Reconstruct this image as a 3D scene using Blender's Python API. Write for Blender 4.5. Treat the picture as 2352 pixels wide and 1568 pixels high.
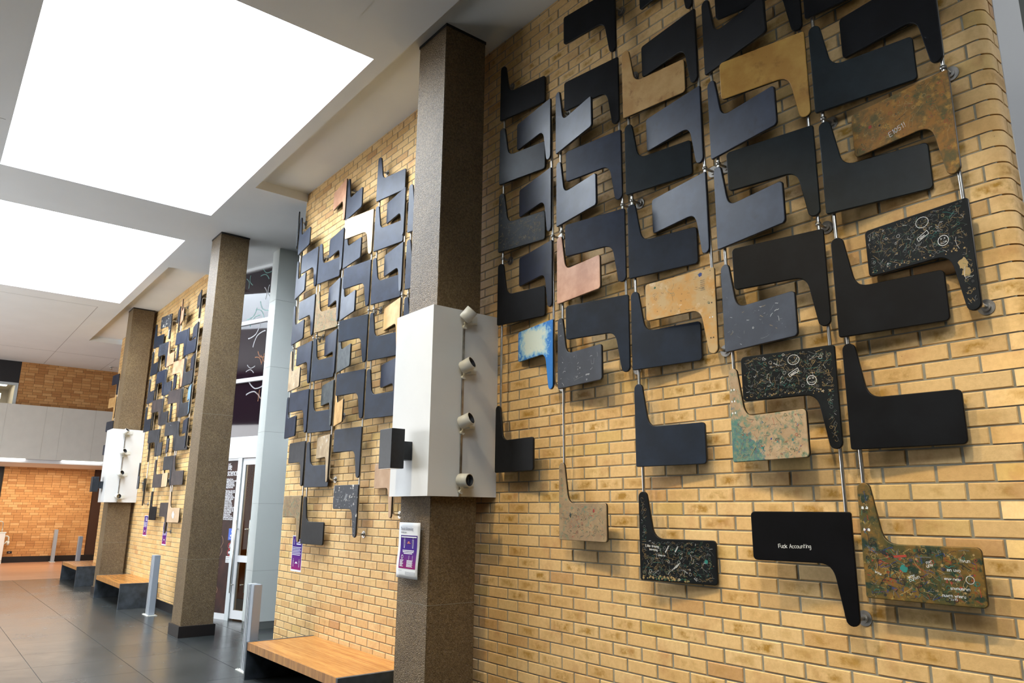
import bpy, bmesh, math, random
from mathutils import Matrix, Vector

random.seed(7)
for _o in list(bpy.data.objects):
    bpy.data.objects.remove(_o, do_unlink=True)
S = bpy.context.scene
COL = S.collection

# ------------------------------------------------------------------ camera
cam_data = bpy.data.cameras.new('camera')
cam = bpy.data.objects.new('camera', cam_data)
COL.objects.link(cam)
_r = Vector((0.6255158, 0.7801538, 0.0094897))
_u = Vector((0.1703733, -0.1484520, 0.9741329))
_f = Vector((-0.7613822, 0.6077188, 0.2257764))
CAM = Vector((4.7966, -3.6169, -0.0660))
FPX = 1685.84
cam.matrix_world = Matrix(((_r.x, _u.x, -_f.x, CAM.x), (_r.y, _u.y, -_f.y, CAM.y), (_r.z, _u.z, -_f.z, CAM.z), (0, 0, 0, 1)))
cam_data.sensor_width = 36.0
cam_data.lens = FPX / 2352.0 * 36.0
cam_data.clip_start = 0.02
cam_data.clip_end = 200
S.camera = cam

# ------------------------------------------------------------------ light and exposure
W = bpy.data.worlds.new('world')
S.world = W
W.use_nodes = True
W.node_tree.nodes['Background'].inputs[0].default_value = (0.80, 0.90, 1.0, 1)
W.node_tree.nodes['Background'].inputs[1].default_value = 0.3
SKYLIGHT_EMIT = 15.0
S.view_settings.view_transform = 'Standard'
S.view_settings.look = 'None'
S.view_settings.gamma = 1.0
S.view_settings.exposure = 0.1
S.view_settings.use_curve_mapping = False
S.cycles.use_denoising = True
S.cycles.max_bounces = 8
S.cycles.diffuse_bounces = 4
S.cycles.glossy_bounces = 4
S.cycles.sample_clamp_indirect = 6.0
S.cycles.caustics_reflective = False
S.cycles.caustics_refractive = False


def area(name, loc, rot, sx, sy, power, color=(1, 1, 1)):
    l = bpy.data.lights.new(name, 'AREA')
    l.shape = 'RECTANGLE'
    l.size = sx
    l.size_y = sy
    l.energy = power
    l.color = color
    o = bpy.data.objects.new(name, l)
    COL.objects.link(o)
    o.location = loc
    o.rotation_euler = rot
    return o


# unseen fill lights, added along the opposite wall to brighten the hall
area('fill_light', (-10.5, -8.3, 0.6), (math.radians(90), 0, 0), 11.0, 3.6, 620, (0.97, 0.98, 1.0))
area('fill_light_far', (-19.5, -8.3, 0.2), (math.radians(90), 0, 0), 5.0, 3.0, 170, (1.0, 0.95, 0.88))
# ceiling lamps beside the nearest brick panel, angled down at the lower wall
for _x in (0.6, 2.2, 3.9):
    _l = bpy.data.lights.new('ceiling_spot', 'SPOT')
    _l.energy = 400
    _l.color = (1.0, 0.82, 0.52)
    _l.spot_size = math.radians(62)
    _l.spot_blend = 0.9
    _l.shadow_soft_size = 0.09
    _o = bpy.data.objects.new('ceiling_spot', _l)
    COL.objects.link(_o)
    _o.location = (_x, -3.0, 3.93)
    _o.rotation_euler = (Vector((0.1, 3.0, -5.9))).to_track_quat('-Z', 'Y').to_euler()
# ceiling lights under the balcony at the far end, and inside the rooms behind the glass
area('under_balcony_light', (-21.4, -0.6, 1.12), (0, 0, 0), 2.4, 3.0, 130, (1.0, 0.87, 0.68))
area('upper_room_light', (-22.0, -2.6, 3.6), (0, 0, 0), 1.6, 1.6, 26, (1.0, 0.93, 0.8))
_l = bpy.data.lights.new('trim_fill', 'POINT')  # unseen fill, added beyond the corner to brighten the white trim
_l.energy = 130
_l.shadow_soft_size = 0.15
_o = bpy.data.objects.new('trim_fill', _l)
COL.objects.link(_o)
_o.location = (6.6, 2.4, 3.0)
area('lobby_light', (-7.0, 2.0, 1.5), (0, 0, 0), 1.6, 1.0, 70, (1.0, 0.80, 0.55))

ZF, ZM, ZR = -1.745, 4.001, 4.121      # floor, main ceiling, ceiling of the recess along the wall
HB, CH = 0.12, 0.12 * 0.6577           # half a brick length, height of one brick course


# ------------------------------------------------------------------ node helpers
def mat(name):
    m = bpy.data.materials.new(name)
    m.use_nodes = True
    nt = m.node_tree
    return m, nt, nt.nodes['Principled BSDF']


def nd(nt, typ, **kw):
    n = nt.nodes.new(typ)
    for k, v in kw.items():
        if k.startswith('i_'):
            n.inputs[k[2:].replace('_', ' ')].default_value = v
        else:
            setattr(n, k, v)
    return n


def ramp(nt, fac, stops):
    r = nt.nodes.new('ShaderNodeValToRGB')
    el = r.color_ramp.elements
    while len(el) > 1:
        el.remove(el[-1])
    el[0].position = stops[0][0]
    el[0].color = (*stops[0][1], 1)
    for p, c in stops[1:]:
        e = el.new(p)
        e.color = (*c, 1)
    nt.links.new(fac, r.inputs[0])
    return r.outputs[0]


def mixc(nt, fac, a, b, mode='MIX'):
    n = nt.nodes.new('ShaderNodeMix')
    n.data_type = 'RGBA'
    n.blend_type = mode
    for sock, v in ((n.inputs[0], fac), (n.inputs[6], a), (n.inputs[7], b)):
        if hasattr(v, 'is_linked') or isinstance(v, bpy.types.NodeSocket):
            nt.links.new(v, sock)
        elif isinstance(v, (int, float)):
            sock.default_value = v
        else:
            sock.default_value = (*v, 1)
    return n.outputs[2]


def mth(nt, op, a, b=None, clamp=False):
    n = nt.nodes.new('ShaderNodeMath')
    n.operation = op
    n.use_clamp = clamp
    for i, v in enumerate((a, b)):
        if v is None:
            continue
        if isinstance(v, (int, float)):
            n.inputs[i].default_value = v
        else:
            nt.links.new(v, n.inputs[i])
    return n.outputs[0]


def noise(nt, vec, scale, detail=3, rough=0.5, w=None, out='Fac'):
    n = nt.nodes.new('ShaderNodeTexNoise')
    n.inputs['Scale'].default_value = scale
    n.inputs['Detail'].default_value = detail
    n.inputs['Roughness'].default_value = rough
    if w is not None:
        n.noise_dimensions = '4D'
        nt.links.new(w, n.inputs['W'])
    nt.links.new(vec, n.inputs['Vector'])
    return n.outputs[out]


def bump(nt, b, h, strength=0.3, dist=0.01):
    n = nt.nodes.new('ShaderNodeBump')
    n.inputs['Strength'].default_value = strength
    n.inputs['Distance'].default_value = dist
    nt.links.new(h, n.inputs['Height'])
    nt.links.new(n.outputs[0], b.inputs['Normal'])


def thresh(nt, fac, lo, hi):
    n = nt.nodes.new('ShaderNodeMapRange')
    n.inputs[1].default_value = lo
    n.inputs[2].default_value = hi
    nt.links.new(fac, n.inputs[0])
    return n.outputs[0]


def plain(name, col, rough=0.5, metal=0.0, var=0.0, scale=4.0, bmp=0.0, bscale=60, spec=0.5):
    m, nt, b = mat(name)
    b.inputs['Roughness'].default_value = rough
    b.inputs['Metallic'].default_value = metal
    b.inputs['Specular IOR Level'].default_value = spec
    tc = nd(nt, 'ShaderNodeTexCoord').outputs['Object']
    f = noise(nt, tc, scale, 4)
    lo = tuple(c * (1 - var) for c in col)
    hi = tuple(min(1, c * (1 + var)) for c in col)
    nt.links.new(ramp(nt, f, [(0.3, lo), (0.7, hi)]), b.inputs['Base Color'])
    if bmp:
        bump(nt, b, noise(nt, tc, bscale, 3), bmp, 0.004)
    return m


def glow(name, col, strength):
    m, nt, b = mat(name)
    b.inputs['Base Color'].default_value = (0.8, 0.8, 0.8, 1)
    b.inputs['Emission Color'].default_value = (*col, 1)
    b.inputs['Emission Strength'].default_value = strength
    return m


# brick: one tone per brick (object random, or the stored face tone for joined bricks)
def brick_mat(name, joined, tones, stain=(0.40, 0.215, 0.03), stain_amt=1.25):
    m, nt, b = mat(name)
    if joined:
        rnd = nd(nt, 'ShaderNodeAttribute', attribute_name='tone').outputs['Fac']
    else:
        rnd = nd(nt, 'ShaderNodeObjectInfo').outputs['Random']
    pos = nd(nt, 'ShaderNodeNewGeometry').outputs['Position']
    uv = nd(nt, 'ShaderNodeUVMap', uv_map='UVMap').outputs[0]
    sep = nd(nt, 'ShaderNodeSeparateXYZ')
    nt.links.new(uv, sep.inputs[0])
    base = ramp(nt, rnd, tones)
    # ochre scorch mark in the middle of some bricks
    du = mth(nt, 'ABSOLUTE', mth(nt, 'SUBTRACT', sep.outputs[0], 0.5))
    dv = mth(nt, 'ABSOLUTE', mth(nt, 'SUBTRACT', sep.outputs[1], 0.5))
    d = mth(nt, 'MAXIMUM', mth(nt, 'MULTIPLY', du, 1.1), dv)
    win = thresh(nt, d, 0.47, 0.20)
    n1 = noise(nt, pos, 13.0, 4, 0.65)
    pick = thresh(nt, mth(nt, 'FRACT', mth(nt, 'MULTIPLY', rnd, 37.7)), 0.35, 1.0)
    px_ = nd(nt, 'ShaderNodeSeparateXYZ')
    nt.links.new(pos, px_.inputs[0])
    # the scorched bricks were mostly laid in the nearest stretch of wall
    more = mth(nt, 'ADD', mth(nt, 'MULTIPLY', thresh(nt, px_.outputs[0], -1.0, 0.6), 0.85), 0.15)
    pick = mth(nt, 'MULTIPLY', pick, more)
    st = mth(nt, 'MULTIPLY', mth(nt, 'MULTIPLY', win, thresh(nt, n1, 0.40, 0.60)), mth(nt, 'MULTIPLY', pick, stain_amt), True)
    c = mixc(nt, st, base, stain)
    n2 = noise(nt, pos, 38.0, 5, 0.7)
    c = mixc(nt, 0.5, c, ramp(nt, n2, [(0.3, (0.72, 0.66, 0.58)), (0.6, (1, 1, 1))]), 'MULTIPLY')
    n3 = noise(nt, pos, 5.0, 4, 0.6)
    c = mixc(nt, thresh(nt, n3, 0.55, 0.8), c, (0.50, 0.25, 0.09))
    # small dark pits
    n4 = noise(nt, pos, 120.0, 2, 0.5)
    c = mixc(nt, thresh(nt, n4, 0.75, 0.8), c, (0.12, 0.06, 0.03))
    nt.links.new(c, b.inputs['Base Color'])
    b.inputs['Roughness'].default_value = 0.62
    b.inputs['Specular IOR Level'].default_value = 0.35
    bump(nt, b, noise(nt, pos, 150, 4, 0.7), 0.25, 0.003)
    return m


T_WARM = [(0.0, (0.57, 0.32, 0.13)), (0.06, (0.69, 0.43, 0.17)), (0.5, (0.755, 0.495, 0.212)), (0.92, (0.79, 0.54, 0.25)), (1.0, (0.65, 0.43, 0.145))]
T_FAR = [(0.0, (0.46, 0.21, 0.07)), (0.3, (0.56, 0.275, 0.095)), (0.7, (0.62, 0.325, 0.12)), (1.0, (0.70, 0.40, 0.17))]
M = {}
M['brick_one'] = brick_mat('buff_brick', False, T_WARM)
M['brick_joined'] = brick_mat('buff_brick_joined', True, T_WARM)
M['far_one'] = brick_mat('orange_brick', False, T_FAR, (0.40, 0.17, 0.03), 0.5)
M['far_joined'] = brick_mat('orange_brick_joined', True, T_FAR, (0.40, 0.17, 0.03), 0.5)
M['mortar'] = plain('mortar', (0.27, 0.25, 0.19), 0.9, var=0.25, scale=9, bmp=0.4)
M['mortar_far'] = plain('mortar_far', (0.22, 0.13, 0.06), 0.9, var=0.2, scale=9)
M['ceiling'] = plain('ceiling_paint', (0.82, 0.85, 0.86), 0.85, var=0.02, scale=1.5)
M['seam'] = plain('ceiling_seam', (0.36, 0.36, 0.36), 0.9)
M['shaft'] = plain('shaft_paint', (0.90, 0.91, 0.92), 0.8)
M['white'] = plain('white_laminate', (0.72, 0.73, 0.72), 0.35, var=0.02)
M['white_panel'] = plain('white_gloss_panel', (0.74, 0.78, 0.75), 0.16, var=0.01)
M['white_metal'] = plain('white_painted_metal', (0.66, 0.66, 0.60), 0.4)
M['opposite'] = plain('dim_opposite_wall', (0.10, 0.09, 0.08), 0.8)
M['cream'] = plain('cream_paint', (0.70, 0.66, 0.55), 0.6)
M['black_skirt'] = plain('black_skirting', (0.012, 0.010, 0.010), 0.35)
M['grey_skirt'] = plain('grey_skirting', (0.16, 0.17, 0.16), 0.4)
M['balcony'] = plain('balcony_panel', (0.70, 0.70, 0.65), 0.45, var=0.03)
M['dark'] = plain('dark_paint', (0.012, 0.012, 0.015), 0.5)
M['brown_dark'] = plain('dark_brown_door', (0.055, 0.020, 0.008), 0.5)
M['green_dark'] = plain('dark_green_paint', (0.02, 0.03, 0.02), 0.6)
M['alu'] = plain('aluminium_frame', (0.55, 0.60, 0.62), 0.35, 0.3)
M['white_frame'] = plain('white_frame', (0.74, 0.76, 0.78), 0.3)
M['steel'] = plain('brushed_steel', (0.62, 0.60, 0.56), 0.28, 1.0, var=0.1, scale=20)
M['dull_steel'] = plain('dull_steel', (0.40, 0.38, 0.35), 0.38, 1.0, var=0.3, scale=14)
M['post'] = plain('grey_powder_coat', (0.36, 0.40, 0.45), 0.35, 0.2)
M['post_light'] = plain('light_powder_coat', (0.60, 0.64, 0.67), 0.3, 0.2)
M['slot'] = plain('black_rubber', (0.01, 0.01, 0.012), 0.6)
M['fixture'] = plain('black_fixture', (0.010, 0.014, 0.020), 0.42, var=0.2, scale=30)
M['paper'] = plain('white_paper', (0.80, 0.81, 0.82), 0.6)
M['ink'] = plain('grey_ink', (0.30, 0.31, 0.34), 0.7)
M['white_ink'] = plain('white_ink', (0.85, 0.85, 0.88), 0.6)
M['orange_ink'] = plain('orange_ink', (0.80, 0.25, 0.10), 0.6)
M['red_ink'] = plain('red_ink', (0.70, 0.01, 0.03), 0.5)
M['blue_sign'] = plain('blue_sign', (0.005, 0.09, 0.55), 0.4)
M['lens'] = plain('lamp_lens', (0.30, 0.31, 0.30), 0.08, 0.9)
M['skylight'] = glow('skylight_diffuser', (0.84, 0.92, 1.0), SKYLIGHT_EMIT)
M['skylight_dim'] = glow('unseen_skylight_diffuser', (0.84, 0.92, 1.0), SKYLIGHT_EMIT * 0.75)
M['led'] = glow('led_strip', (1.0, 0.97, 0.9), 6.0)
M['exit'] = glow('exit_sign_green', (0.02, 0.9, 0.25), 1.6)
M['exit_white'] = glow('exit_sign_white', (0.9, 1.0, 0.95), 1.6)
M['room'] = plain('upper_room_paint', (0.55, 0.47, 0.36), 0.7)


def aggregate():
    m, nt, b = mat('exposed_aggregate')
    pos = nd(nt, 'ShaderNodeNewGeometry').outputs['Position']
    v = nt.nodes.new('ShaderNodeTexVoronoi')
    v.inputs['Scale'].default_value = 140
    nt.links.new(pos, v.inputs['Vector'])
    n1 = noise(nt, pos, 70, 5, 0.75)
    n2 = noise(nt, pos, 2.2, 4, 0.6)
    c = ramp(nt, n1, [(0.28, (0.055, 0.033, 0.012)), (0.45, (0.155, 0.098, 0.040)), (0.60, (0.255, 0.175, 0.082)), (0.78, (0.42, 0.32, 0.19))])
    sp = nt.nodes.new('ShaderNodeSeparateColor')
    nt.links.new(v.outputs['Color'], sp.inputs[0])
    c = mixc(nt, thresh(nt, sp.outputs[0], 0.92, 0.99), c, (0.27, 0.21, 0.14))
    c = mixc(nt, 0.55, c, ramp(nt, n2, [(0.35, (0.62, 0.58, 0.55)), (0.65, (1, 1, 1))]), 'MULTIPLY')
    nt.links.new(c, b.inputs['Base Color'])
    b.inputs['Roughness'].default_value = 0.48
    h = mth(nt, 'ADD', mth(nt, 'MULTIPLY', v.outputs['Distance'], -0.8), n1)
    bump(nt, b, h, 0.8, 0.012)
    return m


M['aggregate'] = aggregate()


def floor_mat():
    m, nt, b = mat('polished_dark_tile')   # large honed tiles, slightly uneven gloss
    pos = nd(nt, 'ShaderNodeNewGeometry').outputs['Position']
    rnd = nd(nt, 'ShaderNodeObjectInfo').outputs['Random']
    n1 = noise(nt, pos, 1.7, 5, 0.6)
    n2 = noise(nt, pos, 90, 3, 0.6)
    c = ramp(nt, rnd, [(0.0, (0.026, 0.031, 0.032)), (1.0, (0.044, 0.050, 0.050))])
    c = mixc(nt, 0.25, c, ramp(nt, n2, [(0.3, (0.030, 0.034, 0.034)), (0.7, (0.050, 0.054, 0.052))]))
    c = mixc(nt, thresh(nt, n1, 0.45, 0.8), c, (0.055, 0.055, 0.052))
    nt.links.new(c, b.inputs['Base Color'])
    r = mth(nt, 'ADD', mth(nt, 'MULTIPLY', n1, 0.16), 0.17)
    nt.links.new(r, b.inputs['Roughness'])
    b.inputs['Specular IOR Level'].default_value = 0.6
    return m


M['tile'] = floor_mat()
M['grout'] = plain('grout', (0.035, 0.037, 0.036), 0.6)


def wood(name, c1, c2, axis=0, rough=0.3, scale=1.0, planks=0.0):
    m, nt, b = mat(name)
    tc = nd(nt, 'ShaderNodeTexCoord').outputs['Object']
    mp = nt.nodes.new('ShaderNodeMapping')
    s = [26.0 * scale] * 3
    s[axis] = 1.6 * scale
    mp.inputs['Scale'].default_value = s
    nt.links.new(tc, mp.inputs[0])
    n1 = noise(nt, mp.outputs[0], 1.0, 4, 0.6)
    n2 = noise(nt, mp.outputs[0], 4.0, 3, 0.6)
    f = mth(nt, 'ADD', mth(nt, 'MULTIPLY', n1, 0.7), mth(nt, 'MULTIPLY', n2, 0.3))
    c = ramp(nt, f, [(0.32, c1), (0.68, c2)])
    if planks:
        sep = nt.nodes.new('ShaderNodeSeparateXYZ')
        nt.links.new(tc, sep.inputs[0])
        k = mth(nt, 'FLOOR', mth(nt, 'DIVIDE', sep.outputs[1 - axis], planks))
        wn = nt.nodes.new('ShaderNodeTexWhiteNoise')
        wn.noise_dimensions = '1D'
        nt.links.new(k, wn.inputs['W'])
        c = mixc(nt, 0.6, c, ramp(nt, wn.outputs['Value'], [(0, (0.74, 0.66, 0.6)), (1, (1, 1, 1))]), 'MULTIPLY')
    nt.links.new(c, b.inputs['Base Color'])
    b.inputs['Roughness'].default_value = rough
    return m


M['bench_wood'] = wood('oiled_bench_timber', (0.40, 0.155, 0.030), (0.66, 0.32, 0.085), 0, 0.25, 1.0, 0.033)
M['bench_edge'] = wood('bench_timber_end_grain', (0.26, 0.10, 0.02), (0.62, 0.30, 0.08), 2, 0.35, 0.9)
M['wood_floor'] = wood('timber_floor', (0.42, 0.20, 0.11), (0.60, 0.33, 0.20), 1, 0.3, 0.6, 0.09)
M['lobby_wood'] = wood('lobby_timber_wall', (0.30, 0.085, 0.012), (0.55, 0.20, 0.03), 2, 0.4, 0.4)
M['zinc'] = plain('dark_patinated_metal', (0.045, 0.055, 0.066), 0.4, 0.1, var=0.45, scale=9)


def glass_mat(name, col, rough=0.05, spec=0.8):
    m, nt, b = mat(name)
    b.inputs['Base Color'].default_value = (*col, 1)
    b.inputs['Roughness'].default_value = rough
    b.inputs['Specular IOR Level'].default_value = spec
    return m


M['tint_glass'] = glass_mat('film_covered_glass', (0.014, 0.007, 0.012), 0.04)
M['brown_print'] = plain('brown_glass_print', (0.035, 0.010, 0.006), 0.45, var=0.6, scale=5, spec=0.2)
mg, ntg, bg = mat('clear_glass')
bg.inputs['Transmission Weight'].default_value = 1.0
bg.inputs['Roughness'].default_value = 0.0
bg.inputs['IOR'].default_value = 1.1
bg.inputs['Base Color'].default_value = (0.93, 0.98, 0.96, 1)
M['glass'] = mg


def poster_mat():
    m, nt, b = mat('purple_poster_print')
    tc = nd(nt, 'ShaderNodeTexCoord').outputs['Generated']
    sep = nt.nodes.new('ShaderNodeSeparateXYZ')
    nt.links.new(tc, sep.inputs[0])
    nt.links.new(ramp(nt, sep.outputs[2], [(0.0, (0.26, 0.004, 0.12)), (0.25, (0.13, 0.010, 0.17)), (0.6, (0.045, 0.012, 0.21)), (1.0, (0.055, 0.013, 0.19))]), b.inputs['Base Color'])
    b.inputs['Roughness'].default_value = 0.7
    b.inputs['Specular IOR Level'].default_value = 0.2
    return m


M['poster'] = poster_mat()


# ------------------------------------------------------------------ mesh helpers
def link(name, bm, mats, parent=None, smooth=False):
    me = bpy.data.meshes.new(name)
    bm.to_mesh(me)
    bm.free()
    for m in (mats if isinstance(mats, (list, tuple)) else [mats]):
        me.materials.append(m)
    if smooth:
        for p in me.polygons:
            p.use_smooth = True
    o = bpy.data.objects.new(name, me)
    COL.objects.link(o)
    if parent:
        o.parent = parent
    return o


def box(bm, x0, x1, y0, y1, z0, z1, mi=0, M4=None):
    vs = [bm.verts.new(((x1 if i & 1 else x0), (y1 if i & 2 else y0), (z1 if i & 4 else z0))) for i in range(8)]
    if M4:
        for v in vs:
            v.co = M4 @ v.co
    fs = []
    for a in ((0, 2, 3, 1), (4, 5, 7, 6), (0, 1, 5, 4), (2, 6, 7, 3), (0, 4, 6, 2), (1, 3, 7, 5)):
        f = bm.faces.new([vs[i] for i in a])
        f.material_index = mi
        fs.append(f)
    return vs, fs


def boxo(name, dims, m, parent=None, bev=0.0, M4=None):
    bm = bmesh.new()
    box(bm, *dims, M4=M4)
    if bev:
        bmesh.ops.bevel(bm, geom=bm.edges[:], offset=bev, segments=2, affect='EDGES', profile=0.5)
    return link(name, bm, m, parent)


def thing(name, label, cat, loc=(0, 0, 0), group=None, rot=None):
    o = bpy.data.objects.new(name, None)
    COL.objects.link(o)
    o.location = loc
    if rot:
        o.rotation_euler = rot
    return tag(o, label, cat, group)


def tag(o, label, cat, group=None):
    o['label'] = label
    o['category'] = cat
    if group:
        o['group'] = group
    return o


def struct(o):
    o['kind'] = 'structure'
    return o


def tube(bm, pts, r, seg=10, mi=0, cap=True):
    pts = [Vector(p) for p in pts]
    rings = []
    prev = None
    for i, p in enumerate(pts):
        t = (pts[min(i + 1, len(pts) - 1)] - pts[max(i - 1, 0)]).normalized()
        if prev is None:
            a = t.orthogonal().normalized()
        else:
            a = (prev - t * prev.dot(t)).normalized()
        prev = a
        b = t.cross(a)
        rr = r[i] if isinstance(r, (list, tuple)) else r
        rings.append([bm.verts.new(p + (a * math.cos(k * 2 * math.pi / seg) + b * math.sin(k * 2 * math.pi / seg)) * rr) for k in range(seg)])
    for r0, r1 in zip(rings, rings[1:]):
        for k in range(seg):
            f = bm.faces.new((r0[k], r0[(k + 1) % seg], r1[(k + 1) % seg], r1[k]))
            f.material_index = mi
            f.smooth = True
    if cap:
        bm.faces.new(rings[0][::-1]).material_index = mi
        bm.faces.new(rings[-1]).material_index = mi


def disc(bm, c, axis, r, h, seg=20, mi=0):
    a = Vector(axis).normalized()
    c = Vector(c)
    tube(bm, [c, c + a * h], r, seg, mi)


def text(name, body, size, m, parent, loc, rot=(math.radians(90), 0, 0), align='LEFT', sx=1.0, bold=0.0, space=1.0):
    cu = bpy.data.curves.new(name, 'FONT')
    cu.body = body
    cu.size = size
    cu.align_x = align
    cu.extrude = 0.0006
    cu.offset = bold
    cu.space_line = space
    cu.materials.append(m)
    tmp = bpy.data.objects.new(name, cu)
    COL.objects.link(tmp)
    dg = bpy.context.evaluated_depsgraph_get()
    me = bpy.data.meshes.new_from_object(tmp.evaluated_get(dg))
    bpy.data.objects.remove(tmp, do_unlink=True)
    me.materials.clear()
    me.materials.append(m)
    o = bpy.data.objects.new(name, me)
    o['kind'] = 'stuff'
    COL.objects.link(o)
    o.location = loc
    o.rotation_euler = rot
    o.scale = (sx, 1, 1)
    if parent:
        o.parent = parent
    return o


def ribbon(bm, pts, w, y, mi=0):
    """a flat stroke in the local xz plane, facing -y"""
    for (x0, z0), (x1, z1) in zip(pts, pts[1:]):
        d = Vector((x1 - x0, z1 - z0))
        if d.length < 1e-5:
            continue
        d.normalize()
        n = Vector((-d.y, d.x)) * w * 0.5
        e = d * w * 0.3
        q = [(x0 - e.x + n.x, z0 - e.y + n.y), (x0 - e.x - n.x, z0 - e.y - n.y), (x1 + e.x - n.x, z1 + e.y - n.y), (x1 + e.x + n.x, z1 + e.y + n.y)]
        f = bm.faces.new([bm.verts.new((a, y, b)) for a, b in q])
        f.material_index = mi


def px(p):
    d = Vector(p) - CAM
    z = d.dot(_f)
    if z < 0.1:
        return None
    return (1176 + FPX * d.dot(_r) / z, 784 - FPX * d.dot(_u) / z, z)

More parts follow.
